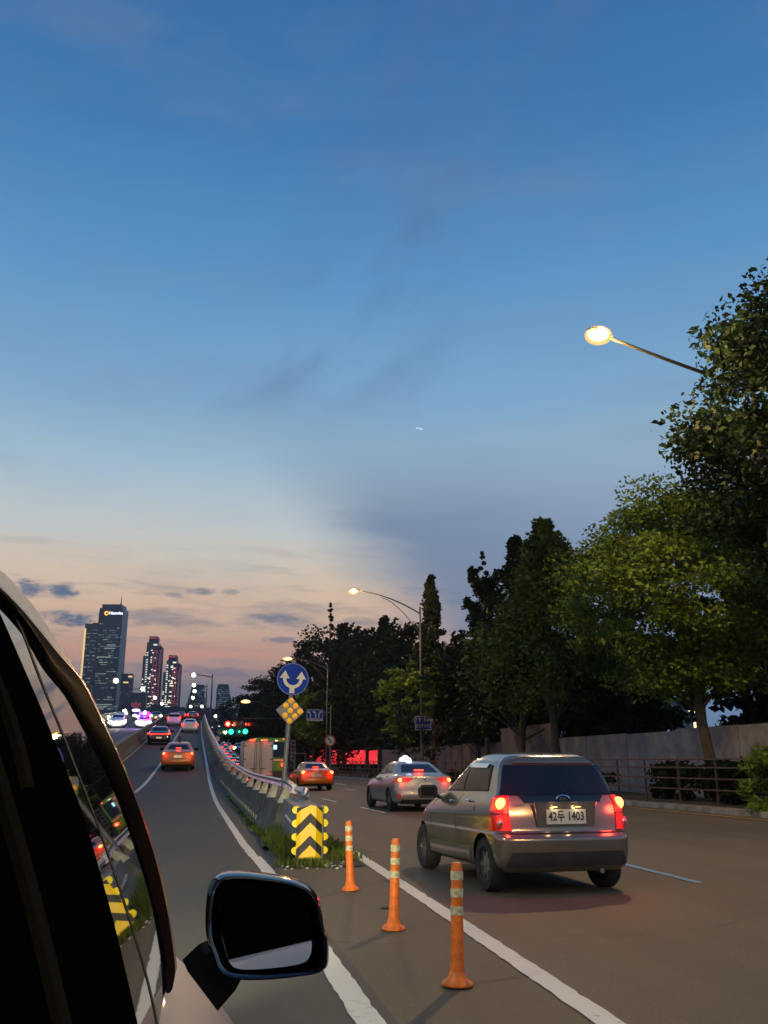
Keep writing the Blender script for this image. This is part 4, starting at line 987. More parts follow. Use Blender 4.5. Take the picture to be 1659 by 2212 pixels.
M['led_violet'] = em('led_violet', (.80, .62, 1.0), 3.0); M['led_blue'] = em('led_blue', (.25, .22, 1.0), 2.0)
for px, py, w, lb in ((294, 1534.5, 5.0, 'small white glowing shop sign below the squat red block'), (302, 1540.5, 5.5, 'larger pinkish white glowing shop sign above a blue strip')):
    p = aty(px, py, 940); t = thing('shop_sign', tuple(p), lb, 'sign'); b = MB(); b.ball((0, 0, 0), 1, 16, 8, (w * .8, .4, w * .3)); b.build('glowing_panel', M['led_violet'], t)
    if w > 5: b = MB(); b.box((0, 0, -3.2), (8, .3, 1.2)); b.build('blue_strip', M['led_blue'], t)
# distant hill with houses, seen through the gap in the trees
b = MB(); n = 40; vs = []; fs = []
for i in range(n + 1):
    for j in range(9):
        x = 330 + 560 * i / n; y = 520 + 60 * j; e = math.sin(math.pi * i / n) ** .8 * math.sin(math.pi * min(1, j / 8 + .05))
        vs.append((x, y, -1 + 46 * e * (1 + .15 * math.sin(i * .9) * math.cos(j))))
fs = [(i * 9 + j, (i + 1) * 9 + j, (i + 1) * 9 + j + 1, i * 9 + j + 1) for i in range(n) for j in range(8)]
b.add(vs, fs); tag(b.build('hill', M['low_city'], smooth=True), kind='structure')
M['house'] = mat('hill_house', (.16, .15, .16), .8, noise=(.2, .2)); M['win_y'] = em('window_yellow', (1.0, .72, .30), 3)
for k, (px, py, y) in enumerate([(1432, 1506, 560), (1448, 1510, 600), (1462, 1515, 620), (1476, 1522, 600), (1490, 1530, 590), (1420, 1512, 540), (1410, 1530, 480), (1385, 1545, 400), (1482, 1546, 460), (1500, 1520, 640)]):
    p = aty(px, py, y); w = rr_.uniform(10, 18); hh = rr_.uniform(8, 15)
    t = thing('hillside_house', (p.x, y, p.z - hh), ['pale house high on the far hill, left of the sky gap', 'house with a lit window below the sky gap', 'grey house in the middle of the far hill', 'house left of the yellow lamp on the hill', 'house with a bright yellow lit window on the hill', 'small house at the left of the hill gap', 'low house above the hoarding in the tree gap', 'pale house just over the hoarding left of the gap', 'house with tall lit strip low in the gap', 'rightmost house on the far hill'][k], 'house', group='houses on the distant hill')
    b = MB(); b.box((0, 0, hh / 2), (w, 10, hh)); b.build('wall', M['house'], t); b = MB(); b.box((0, 0, hh + .4), (w * 1.05, 11, .8)); b.build('roof', M['low_city'], t)
    for q in range(3 if k != 8 else 1):
        b = MB(); b.box((rr_.uniform(-.4, .4) * w, -5.1, hh * rr_.uniform(.4, .85)), (1.2, .2, 1.1) if k != 8 else (1.2, .2, 6)); b.build('window', M['win_y'], t)
# aircraft speck
p = aty(906, 926, 3000)
t = thing('aircraft', tuple(p), 'tiny pale aircraft streak high in the middle of the sky', 'aircraft', rz=R(-12), tilt=(0, R(12)))
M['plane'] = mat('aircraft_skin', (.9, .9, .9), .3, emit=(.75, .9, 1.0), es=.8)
b = MB(); b.tube([(-14, 0, 0), (-12, 0, 0), (11, 0, 0), (14, 0, .5)], [.4, 1.6, 1.6, .5], 10); b.build('fuselage', M['plane'], t, smooth=True)
b = MB(); b.add([(-2, -1, 0), (3, -1, 0), (6, -13, .5), (4, -13, .5)], [(0, 1, 2, 3)]); b.add([(-2, 1, 0), (3, 1, 0), (6, 13, .5), (4, 13, .5)], [(0, 1, 2, 3)]); b.build('wing', M['plane'], t)

# ------------------------------------------------------------------ vehicles
M['silver'] = mat('paint_silver', (.25, .21, .165), .20, .65, coat=.6, noise=(.8, .05)); M['silver_cool'] = mat('paint_silver_cool', (.34, .33, .30), .28, .5, coat=.6, noise=(.8, .05))
M['orange_paint'] = mat('paint_orange', (.58, .145, .008), .30, .15, coat=.7, noise=(.8, .05)); M['white_paint'] = mat('paint_white', (.62, .62, .60), .3, 0, coat=.6, noise=(.8, .04))
M['dark_paint'] = mat('paint_dark', (.025, .022, .028), .22, .3, coat=.8, noise=(.8, .1)); M['wine_paint'] = mat('paint_wine', (.20, .012, .015), .25, .3, coat=.8, noise=(.8, .1))
M['grey_paint'] = mat('paint_grey', (.14, .135, .13), .28, .4, coat=.6, noise=(.8, .08))
M['plastic'] = mat('dark_plastic', (.035, .032, .030), .6, noise=(4, .2)); M['chrome'] = mat('chrome', (.75, .75, .75), .12, 1.0)
M['lens_red'] = mat('tail_lens_red', (.55, .01, .01), .12, emit=(1, .010, .004), es=.14, coat=.8); M['lens_hot'] = mat('tail_lens_bright', (1, .05, .02), .2, emit=(1, .02, .006), es=3.5)
M['bulb'] = mat('brake_bulb', (1, .5, .3), .3, emit=(1.0, .17, .03), es=10); M['bulb_far'] = mat('tail_bulb', (1, .2, .1), .3, emit=(1.0, .035, .01), es=7)
M['lens_clear'] = mat('clear_lens', (.50, .10, .07), .08, coat=1.0); M['head_white'] = mat('headlight_on', (1, 1, 1), .3, emit=(1, .95, .85), es=16); M['marker_red'] = mat('marker_red', (1, .02, .01), .3, emit=(1, .03, .008), es=9)
M['plate_lit'] = mat('plate_lit', (.70, .60, .35), .5, emit=(1, .78, .36), es=.35)

def interp(L, l):
    n = len(L) - 1; l = max(0, min(n, l)); i = min(int(l), n - 1); f = l - i
    p0, p1, p2, p3 = L[max(i - 1, 0)], L[i], L[i + 1], L[min(i + 2, n)]
    o = []
    for a, b, c, d in zip(p0, p1, p2, p3):
        m1 = 0 if (b - a) * (c - b) <= 0 else 2 * (b - a) * (c - b) / ((b - a) + (c - b) + 1e-12)
        m2 = 0 if (c - b) * (d - c) <= 0 else 2 * (c - b) * (d - c) / ((c - b) + (d - c) + 1e-12)
        if i == 0: m1 = c - b
        h = f; o.append((2 * h**3 - 3 * h**2 + 1) * b + (h**3 - 2 * h**2 + h) * m1 + (-2 * h**3 + 3 * h**2) * c + (h**3 - h**2) * m2)
    return o
class Shell:
    """car shell: stacked rounded outlines; level = (z rear, z front, y rear, y front, half width, corner radius, rear bow, front radius)"""
    S = (.22, .34, .80, .90)
    def __init__(s, L): s.L = L; s.len = max(l[3] for l in L)
    def pt(s, sv, l):
        sg = -1 if sv < 0 else 1; q = abs(sv); zr_, zf, yr, yf, w, rc, bow, rf = interp(s.L, l); rc = min(rc, w * .6); rf = min(rf, w * .7)
        a, b, c, d = s.S; yc = yr + bow * ((w - rc) / w) ** 2
        if q <= a: x = (w - rc) * q / a; y = yr + bow * (x / w) ** 2
        elif q <= b: t = (q - a) / (b - a) * math.pi / 2; x = w - rc + rc * math.sin(t); y = yc + rc * (1 - math.cos(t))
        elif q <= c: t = (q - b) / (c - b); x = w * (1 - .06 * max(0, abs(t - .42) - .25) ** 2 * 4); y = yc + rc + t * (yf - rf * 1.3 - yc - rc)
        elif q <= d: t = (q - c) / (d - c) * math.pi / 2; x = w * (1 - .06 * .33 ** 2 * 4) - rf * (1 - math.cos(t)); y = yf - rf * 1.3 + rf * 1.1 * math.sin(t)
        else: t = (q - d) / (1 - d); x0 = w * (1 - .06 * .33 ** 2 * 4) - rf; x = x0 * (1 - t); y = yf - rf * .2 + rf * .2 * (1 - (1 - t) ** 2)
        ty = max(0, min(1, (y - yr) / (yf - yr))); z = zr_ + (zf - zr_) * ty
        return Vector((sg * x, y - s.len / 2, z))
    def nrm(s, sv, l):
        e = 1e-3; a = s.pt(sv + e, l) - s.pt(sv - e, l); b = s.pt(sv, min(l + e, len(s.L) - 1)) - s.pt(sv, max(l - e, 0))
        n = a.cross(b); n.normalize()
        p = s.pt(sv, l); out = Vector((p.x, p.y, (p.z - .6) * 1.5))
        return n if n.dot(out) > 0 else -n
    def lz(s, z):
        for i in range(len(s.L) - 1):
            if s.L[i][0] <= z <= s.L[i + 1][0]:
                lo, hi = i, i + 1
                for _ in range(20):
                    m = (lo + hi) / 2
                    if interp(s.L, m)[0] < z: lo = m
                    else: hi = m
                return lo
        return len(s.L) - 1
    def ss(s, l, y):
        """s value on the flank at distance y from the tail"""
        lo, hi = s.S[1], s.S[2]; y -= s.len / 2
        for _ in range(20):
            m = (lo + hi) / 2
            if s.pt(m, l).y < y: lo = m
            else: hi = m
        return lo
    def body(s, name, m, parent, arches, R_, dens=1.0):
        a, b, c, d = s.S; f = lambda u0, u1, n: [u0 + (u1 - u0) * i / n for i in range(n)]
        q = f(0, a, max(3, int(8 * dens))) + f(a, b, max(3, int(7 * dens))) + f(b, c, int(64 * dens)) + f(c, d, max(3, int(6 * dens))) + f(d, 1, max(2, int(5 * dens))) + [1.0]
        sv = [-v for v in q[:0:-1]][1:] + q; n = len(sv)
        nl = len(s.L) - 1; k = max(2, int(5 * dens)); ls = [i / k for i in range(nl * k + 1)]
        P = [[s.pt(v, l) for v in sv] for l in ls]; H = s.len / 2
        vs = [p for r_ in P for p in r_]; fs = []
        def cut(p): return any((p.y + H - ya) ** 2 + (p.z - za) ** 2 < R_ ** 2 and abs(p.x) > .3 and p.z > -1 for ya, za in arches)
        used = set()
        for j in range(len(ls) - 1):
            for i in range(n):
                i2 = (i + 1) % n; F_ = (j * n + i, j * n + i2, (j + 1) * n + i2, (j + 1) * n + i)
                cen = sum((vs[t] for t in F_), Vector()) / 4
                if cut(cen): used.update(F_); continue
                fs.append(F_)
        keep = set(t for F_ in fs for t in F_)
        for t in used & keep:
            p = vs[t]
            for ya, za in arches:
                dy, dz = p.y + H - ya, p.z - za; r_ = math.hypot(dy, dz)
                if r_ < R_ * 1.35 and abs(p.x) > .3: p.y = ya - H + dy * R_ / r_; p.z = za + dz * R_ / r_
        fs.append(tuple(range((len(ls) - 1) * n, len(ls) * n))); fs.append(tuple(range(n - 1, -1, -1)))
        B = MB(); B.add(vs, fs); return B.build(name, m, parent, smooth=True, auto=32)
    def patch(s, name, m, parent, l0, l1, sa, sb, off=.004, ns=10, nl=5, skirt=.012, build=True):
        """sa, sb: s at l0 and l1 as (at l0, at l1)"""
        B = MB(); vs = []; w = ns + 1
        for lay in (off, off - skirt):
            for j in range(nl + 1):
                v = j / nl; l = l0 + (l1 - l0) * v; a = sa[0] + (sa[1] - sa[0]) * v; b = sb[0] + (sb[1] - sb[0]) * v
                for i in range(w):
                    q = a + (b - a) * i / ns; vs.append(s.pt(q, l) + s.nrm(q, l) * lay)
        fs = [(j * w + i, j * w + i + 1, (j + 1) * w + i + 1, (j + 1) * w + i) for j in range(nl) for i in range(ns)]
        o = (nl + 1) * w; bd = [i for i in range(w)] + [j * w + ns for j in range(1, nl + 1)] + [nl * w + i for i in range(ns - 1, -1, -1)] + [j * w for j in range(nl - 1, 0, -1)]
        fs += [(bd[k], bd[(k + 1) % len(bd)], bd[(k + 1) % len(bd)] + o, bd[k] + o) for k in range(len(bd))]
        B.add(vs, fs)
        return B.build(name, m, parent, smooth=True, auto=50) if build else B
def wheel(t, x, y, r, w, detail=True, rimm='rim'):
    sg = 1 if x > 0 else -1; X0 = x - sg * w / 2
    prof_ = [(r * .60, -w * .42), (r * .66, -w / 2), (r * .93, -w / 2), (r, -w * .36), (r, w * .36), (r * .93, w / 2), (r * .66, w / 2), (r * .60, w * .42)]
    n = 32 if detail else 14; vs = []; fs = []
    for k in range(n):
        a = 2 * math.pi * k / n
        for rr, xx in prof_: vs.append((X0 + xx, y + rr * math.cos(a), r + rr * math.sin(a)))
    m_ = len(prof_); fs = [(k * m_ + i, k * m_ + (i + 1) % m_, ((k + 1) % n) * m_ + (i + 1) % m_, ((k + 1) % n) * m_ + i) for k in range(n) for i in range(m_)]
    b = MB(); b.add(vs, fs); ty = b.build('wheel', M['tyre'], t, smooth=True)
    b = MB(); xo = X0 + sg * w * .36
    b.tube([(X0, y, r), (X0 + sg * w * .18, y, r)], r * .58, 20)
    if detail:
        for k in range(7):
            a = 2 * math.pi * k / 7; ca, sa = math.cos(a), math.sin(a); q = .11 * r
            pts = []
            for rr, hw_ in ((.10, .12), (.60, .075)):
                for s_ in (-1, 1): pts.append((y + r * (rr * ca - s_ * hw_ * sa), r + r * (rr * sa + s_ * hw_ * ca)))
            P = [(xo, *pts[0]), (xo, *pts[1]), (xo - sg * .01, *pts[3]), (xo - sg * .01, *pts[2])]; Q = [(p[0] - sg * .03, p[1], p[2]) for p in P]
            b.add(P + Q, [(0, 1, 2, 3), (4, 5, 6, 7), (0, 1, 5, 4), (1, 2, 6, 5), (2, 3, 7, 6), (3, 0, 4, 7)])
        rg = []; nn = 28
        for k in range(nn):
            a = 2 * math.pi * k / nn
            for rr, xx in ((.56, 0), (.62, 0), (.62, -.04), (.56, -.04)): rg.append((xo + sg * xx, y + rr * r * math.cos(a), r + rr * r * math.sin(a)))
        b.add(rg, [(k * 4 + i, k * 4 + (i + 1) % 4, ((k + 1) % nn) * 4 + (i + 1) % 4, ((k + 1) % nn) * 4 + i) for k in range(nn) for i in range(4)])
        b.tube([(xo - sg * .02, y, r), (xo + sg * .005, y, r)], r * .13, 14)
    b.build('rim', M[rimm], ty)
def mirror(t, x, y, z, m, k=1.0):
    sg = 1 if x > 0 else -1; b = MB(); hx, hz = .115 * k, .075 * k; ol = [(-hx, -hz * .6), (-hx * .75, -hz), (hx * .7, -hz), (hx, -hz * .5), (hx, hz * .4), (hx * .6, hz), (-hx * .7, hz), (-hx, hz * .6)]; R0_ = [(1, -.05), (1, .0), (.85, .05), (.5, .08)]; vs_ = [(x + sg * .12 * k + (p[0] * q if sg > 0 else -p[0] * q), y + dy * k, z + .02 + p[1] * q) for q, dy in R0_ for p in ol]; b.add(vs_, [(j * 8 + i, j * 8 + (i + 1) % 8, (j + 1) * 8 + (i + 1) % 8, (j + 1) * 8 + i) for j in range(3) for i in range(8)] + [tuple(range(8)), tuple(range(24, 32))]); b.tube([(x - sg * .03, y + .02, z - .05), (x + sg * .06, y, z)], .025, 6)
    o = b.build('wing_mirror', m, t, smooth=True)
    b = MB(); b.box((x + sg * .12 * k, y - .052 * k, z + .02), (.17 * k, .006, .10 * k)); b.build('mirror_glass', M['glass_side'], o)
def plate(t, y, z, body, m='plate', w=.335 * 1.0, h=.155, tilt=0, txt=.115):
    b = MB(); b.box((0, y, z), (w, .008, h)); p = b.build('licence_plate', M[m], t)
    if body: text('lettering', body, txt, T(0, y - .006, z) @ UP, M['ink'], p, .001, sx=.80, bold=.0025)
    return p
HATCH = [(.24, .20, .12, 3.42, .70, .10, .03, .35), (.31, .25, .045, 3.50, .765, .14, .05, .40), (.44, .38, .01, 3.53, .790, .16, .06, .42), (.57, .50, .0, 3.535, .797, .17, .07, .42), (.625, .57, .035, 3.52, .795, .17, .07, .42),
         (.66, .62, .075, 3.50, .785, .15, .07, .42), (.82, .72, .095, 3.44, .778, .14, .07, .42), (.96, .82, .13, 3.28, .755, .13, .07, .42), (1.03, .93, .155, 2.95, .725, .13, .07, .40), (1.07, 1.01, .18, 2.62, .705, .13, .07, .36),
         (1.365, 1.38, .325, 1.80, .605, .13, .07, .30), (1.435, 1.45, .365, 1.66, .535, .16, .07, .30), (1.48, 1.495, .47, 1.50, .43, .14, .04, .25), (1.505, 1.515, .80, 1.25, .20, .08, .02, .12)]
SEDAN = [(.24, .20, .20, 4.70, .82, .12, .04, .4), (.32, .26, .06, 4.82, .89, .2, .08, .5), (.48, .40, .0, 4.86, .92, .26, .12, .55), (.60, .50, .015, 4.85, .93, .27, .12, .55), (.72, .60, .05, 4.82, .928, .26, .12, .55),
         (.84, .68, .07, 4.76, .92, .25, .12, .55), (.96, .76, .09, 4.62, .90, .24, .12, .55), (1.04, .86, .13, 4.35, .87, .22, .10, .5), (1.075, .98, .40, 3.62, .82, .2, .08, .42),
         (1.12, 1.03, .62, 3.45, .79, .18, .06, .4), (1.38, 1.39, 1.25, 2.66, .63, .16, .05, .32), (1.44, 1.45, 1.48, 2.46, .55, .16, .05, .3), (1.47, 1.472, 1.70, 2.3, .42, .14, .04, .25), (1.478, 1.478, 1.95, 2.2, .15, .08, .02, .1)]
SUV = [(q[0] * 1.15 if q[0] > .4 else q[0] + .06, q[1] * 1.15, q[2] * 1.3, q[3] * 1.30, q[4] * 1.17, q[5] * 1.1, q[6], q[7]) for q in HATCH]
def car(name, spec, loc, rz, label, cat, paint, style='hatch', dens=1.0, detail=True, group=None, brake=True, ptext=None, dz=0):
    t = thing(name, loc, label, cat, rz=rz, group=group)
    if dz: t.rotation_euler = (dz, 0, rz)
    S = Shell(spec); H = S.len / 2; k = S.len / 3.535 if spec is not SEDAN else 1
    wd_ = max(l[4] for l in spec)
    if spec is SEDAN: ax = (1.02, 3.86); r = .325; RA = .375
    elif spec is HATCH: ax = (.60, 2.97); r = .285; RA = .335
    else: ax = (.86, 3.62); r = .35; RA = .41
    S.body('body', M[paint], t, [(a, r) for a in ax], RA, dens)
    b = MB(); b.box((0, 0, .37), (wd_ * 2 - .44, S.len - .5, .30)); b.box((0, 0, .55), (wd_ * 2 - .18, S.len - 1.0, .25)); b.build('underbody', M['black'], t)
    for a in ax:
        for sg in (-1, 1): wheel(t, sg * (wd_ - .015), a - H, r, .19 if spec is HATCH else .215, detail)
    lb = S.lz(spec[-5][0] + .012 if spec is not SEDAN else 1.135); lt = S.lz(spec[-4][0] - .0)
    iB = len(spec) - 5; iT = len(spec) - 4
    l0 = iB + .10; l1 = iT - (.04 if spec is not SEDAN else .03)
    sr = .30 if spec is not SEDAN else .215; lr = S.lz(1.035) if spec is HATCH else l0
    S.patch('rear_window', M['glass_dark'], t, lr, l1, (-sr, -sr + .01), (sr, sr - .01), .004, 22, 8)
    S.patch('windscreen', M['glass_dark'], t, l0, l1, (.86, .84), (1.0, 1.0), .004, 8, 5); 
    S.patch('windscreen', M['glass_dark'], t, l0, l1, (-1.0, -1.0), (-.86, -.84), .004, 8, 5)
    if detail:  # black window surround that ties the side glass together
        sur = {'hatch': (.58, .62, 2.56, 1.77), 'sedan': (.93, 1.40, 3.08, 2.56), 'suv': (.5, .62, 3.05, 2.54)}[style]
        for sg in (1, -1): S.patch('window_surround', M['black'], t, l0 - .02, l1 - .02, (sg * S.ss(l0, sur[0]), sg * S.ss(l1, sur[1])), (sg * S.ss(l0, sur[2]), sg * S.ss(l1, sur[3])), .0022, 14, 5, .006)
    cuts = {'hatch': [(.62, .70, 1.38, 1.34), (1.44, 1.38, 2.44, 1.68)], 'sedan': [(1.22, 1.52, 1.95, 1.97), (2.03, 2.04, 3.00, 2.52)], 'suv': [(.52, .66, .95, 1.0), (1.02, 1.05, 1.95, 1.92), (2.02, 1.99, 2.98, 2.5)]}[style]
    for a0, a1, b0, b1 in cuts:
        for sg in (1, -1):
            q = lambda l, y: sg * S.ss(l, y)
            S.patch('side_window', M['glass_side'], t, l0 + .05, l1 - .06, (q(l0 + .05, a0), q(l1 - .06, a1)), (q(l0 + .05, b0), q(l1 - .06, b1)), .004, 8, 4)
    if style == 'sedan' :
        for sg in (1, -1): S.patch('quarter_window', M['glass_dark'], t, l0 + .1, l0 + .62, (sg * S.ss(l0 + .1, .98), sg * S.ss(l0 + .62, 1.34)), (sg * S.ss(l0 + .1, 1.16), sg * S.ss(l0 + .62, 1.42)), .004, 3, 3)
    # door seams and handles
    if detail:
        lo, hi = 3.2, iB - .3
        for y in ({'hatch': (1.42, 2.42), 'sedan': (1.98, 3.15), 'suv': (1.98, 3.1)}[style]):
            for sg in (1, -1):
                a = S.ss(lo, y); c = S.ss(hi, y); e = .0016
                S.patch('door_seam', M['black'], t, lo, hi, (sg * (a - e), sg * (c - e)), (sg * (a + e), sg * (c + e)), .0015, 1, 8, .002)
        for y in ({'hatch': (.98, 1.62), 'sedan': (1.30, 2.2), 'suv': (1.2, 2.2)}[style]):
            for sg in (1, -1):
                p = S.pt(sg * S.ss(iB - 1.6, y + .12), iB - 1.6); b = MB(); b.tube([(p.x, p.y - .08, p.z + .0), (p.x + sg * .03, p.y - .05, p.z + .005), (p.x + sg * .03, p.y + .05, p.z + .005), (p.x, p.y + .08, p.z)], .012, 6); b.build('door_handle', M['chrome' if spec is HATCH else paint], t, smooth=True)
    ym = {'hatch': 2.42, 'sedan': 3.12, 'suv': 3.12}[style] - H
    for sg in (1, -1): mirror(t, sg * (wd_ - .06), ym, 1.0 if style != 'suv' else 1.12, M['black'], 1.12 if style != 'suv' else 1.15)
    return t, S, H
# --- the silver hatchback
t, S, H = car('hatchback_car', HATCH, (4.06, 11.95, 0), R(3.2), 'silver hatchback with both brake lights glowing, nearest car in the lane beside the orange posts', 'car', 'silver', 'hatch', 1.3, ptext=1)
t.scale = (1.03, 1.03, 1.025); lz = S.lz
for sg in (1, -1):
    a, b_ = (.222, .36)
    L_ = S.patch('tail_light', M['lens_red'], t, lz(.665), lz(1.03), (sg * (a - .006), sg * (a + .012)), (sg * b_, sg * (b_ - .012)), .016, 10, 8, .03)
    p = S.pt(sg * .268, lz(.945)); n = S.nrm(sg * .268, lz(.945)); c = p + n * .012
    b = MB(); b.ball(tuple(c), 1, 18, 10, (.066, .035, .066)); b.build('brake_bulb', M['bulb'], L_, smooth=True)
    p = S.pt(sg * .272, lz(.745)); n = S.nrm(sg * .272, lz(.745)); c = p + n * .012
    b = MB(); b.ball(tuple(c), 1, 18, 10, (.058, .022, .058)); b.build('reverse_lens', M['lens_clear'], L_, smooth=True)
    lamp('brake_glow', L_, tuple(S.pt(sg * .268, lz(.945)) + Vector((0, -.16, .0))), 9, (1, .03, .012), .06)
    L2 = S.patch('tail_light_cap', M['lens_hot'], L_, lz(.88), lz(1.005), (sg * .232, sg * .236), (sg * .335, sg * .33), .022, 8, 6, .012)
S.patch('garnish', M['black_gloss'], t, lz(.955), lz(1.03), (-.16, -.19), (.16, .19), .012, 12, 3, .02)
S.patch('spoiler', M['silver'], t, 10.02, 10.95, (-.235, -.22), (.235, .22), .030, 16, 4, .05)
S.patch('bumper_insert', M['plastic'], t, lz(.30), lz(.45), (-.275, -.23), (.275, .23), .006, 16, 4, .01)
S.patch('tailgate_seam', M['black'], t, lz(.633), lz(.645), (-.29, -.29), (.29, .29), .003, 16, 1, .01)
yb = S.pt(0, lz(.82)).y
b = MB(); fr_ = [(-.335, .715), (.335, .715), (.375, .965), (-.375, .965)]
def recess(pts, y, d, m, nm, par):
    b = MB(); vs = [(p[0], y, p[1]) for p in pts] + [(p[0] * .93, y + d, .84 + (p[1] - .84) * .90) for p in pts]
    b.add(vs, [(i, (i + 1) % 4, (i + 1) % 4 + 4, i + 4) for i in range(4)] + [(4, 5, 6, 7)]); return b.build(nm, m, par)
recess(fr_, yb - .020, .0, M['silver'], 'plate_recess', t)
b = MB()
for i in range(4):
    A = Vector((fr_[i][0], yb - .022, fr_[i][1])); B_ = Vector((fr_[(i + 1) % 4][0], yb - .022, fr_[(i + 1) % 4][1])); b.tube([A, B_], .006, 6)
b.build('plate_surround', M['silver'], t, smooth=True)
pl = plate(t, yb - .034, .812, '42두 1403', 'plate', .47, .155, txt=.128)
for sg in (1, -1):
    b = MB(); b.box((sg * .14, yb - .045, .915), (.06, .02, .012)); b.build('plate_light', M['win_amber'], t)
    lamp('plate_glow', pl, (sg * .13, yb - .09, .905), .22, (1, .72, .35), .02)
e_ = MB(); nn = 24; yy_ = S.pt(0, lz(1.0)).y - .022
vs = []
for k in range(nn):
    a = 2 * math.pi * k / nn; vs += [(.085 * math.cos(a), yy_, 1.0 + .042 * math.sin(a)), (.072 * math.cos(a), yy_ - .004, 1.0 + .033 * math.sin(a))]
e_.add(vs, [(2 * k, (2 * k + 2) % (2 * nn), (2 * k + 3) % (2 * nn), 2 * k + 1) for k in range(nn)]); em_ = e_.build('emblem', M['chrome'], t)
text('lettering', 'KIA', .040, T(0, yy_ - .004, 1.0) @ UP, M['chrome'], em_, .001, sx=1.3, bold=.001)
text('badge', 'MORNING', .035, T(-.50, S.pt(-.18, lz(.93)).y - .006, .93) @ UP, M['chrome'], t, .001, sx=1.2)
for sg in (1, -1):
    S.patch('body_crease', M['silver'], t, 6.35, 6.75, (sg * S.ss(6.35, .9), sg * S.ss(6.75, .9)), (sg * S.ss(6.35, 2.9), sg * S.ss(6.75, 2.9)), .010, 20, 3, .012)
    L2 = S.patch('lamp_divider', M['plastic'], t, lz(.835), lz(.85), (sg * .222, sg * .222), (sg * .35, sg * .35), .020, 8, 1, .02)
    b = MB(); yq = S.pt(sg * .272, lz(.745)) + S.nrm(sg * .272, lz(.745)) * .028; b.ball(tuple(yq), 1, 14, 8, (.030, .012, .030)); b.build('reverse_bulb', M['chrome'], t, smooth=True)
S.patch('fuel_flap', M['silver'], t, 6.1, 7.0, (S.ss(6.1, .72), S.ss(7.0, .72)), (S.ss(6.1, .90), S.ss(7.0, .90)), .003, 3, 3, .004)
S.patch('roof_seam', M['black'], t, 11.02, 11.10, (-.225, -.225), (.225, .225), .002, 16, 1, .01)
for sg in (1, -1):  # rain visors over the side windows
    l1 = 9.92
    S.patch('rain_visor', M['chrome'], t, 9.80, 10.0, (sg * S.ss(9.8, .78), sg * S.ss(10.0, .74)), (sg * S.ss(9.8, 1.9), sg * S.ss(10.0, 1.76)), .018, 14, 2, .02)
b = MB(); b.tube([(.42, -H + .10, .235), (.42, -H + .35, .235)], .028, 12); b.build('exhaust', M['chrome'], t, smooth=True)
b = MB(); b.tube([(.05, S.pt(0, lz(1.08)).y - .02, 1.075), (-.02, S.pt(0, lz(1.2)).y - .02, 1.10), (-.30, S.pt(.1, lz(1.2)).y - .03, 1.115)], .008, 6); b.build('wiper', M['black'], t)
for sg in (1, -1):
    b = MB(); b.ball((sg * .50, S.pt(sg * .17, lz(.60)).y - .001, .53), 1, 10, 6, (.012, .006, .012)); b.build('parking_sensor', M['black'], t)
    S.patch('side_skirt', M['silver'], t, 1.1, 2.1, (sg * S.ss(1.1, 1.0), sg * S.ss(2.1, 1.0)), (sg * S.ss(1.1, 2.55), sg * S.ss(2.1, 2.55)), .022, 10, 2, .03)

def sedan_tail(t, S, inner, zlo, zhi, third=True, power=5, core=.06, outer=.34, ptext='', pm='plate'):
    lz = S.lz
    for sg in (1, -1):
        L_ = S.patch('tail_light', M['lens_red'], t, lz(zlo), lz(zhi), (sg * (inner + .05), sg * inner), (sg * outer, sg * (outer - .01)), .010, 12, 4, .02)
        zm = (zlo + zhi) / 2; l = lz(zm)
        for q, r_ in ((.25, core), (.205, core * .62)):
            p = S.pt(sg * q, l) + S.nrm(sg * q, l) * .008; b = MB(); b.ball(tuple(p), 1, 12, 8, (r_ * 1.25, .02, r_ * .85)); b.build('brake_bulb', M['bulb' if r_ == core else 'lens_hot'], L_, smooth=True)
        if power: lamp('brake_glow', L_, tuple(S.pt(sg * .25, l) + Vector((0, -.2, 0))), power, (1, .03, .012), .06)
        S.patch('rear_reflector', M['lens_red'], t, lz(.40), lz(.52), (sg * .245, sg * .25), (sg * .265, sg * .275), .006, 2, 3, .01)
    if third:
        p = S.pt(0, 9.35); b = MB(); b.box((0, p.y - .015, p.z + .01), (.30, .03, .024)); b.build('third_brake_light', M['bulb_far'], t)
        if power: lamp('brake_glow', t, (0, p.y - .1, p.z + .06), power * .5, (1, .03, .012), .05)
    S.patch('bumper_insert', M['plastic'], t, lz(.25), lz(.36), (-.26, -.24), (.26, .24), .006, 14, 3, .01)
    y = S.pt(0, lz(.80)).y; S.patch('boot_seam', M['black'], t, lz(.655), lz(.665), (-.16, -.16), (.16, .16), .002, 12, 1, .008)
    plate(t, S.pt(0, lz(.78)).y - .012, .78, ptext, pm, .42, .13, txt=.10)
    y = S.pt(0, lz(.95)).y; b = MB(); b.ball((0, y - .01, .955), 1, 14, 6, (.055, .012, .032)); b.build('emblem', M['chrome'], t, smooth=True)
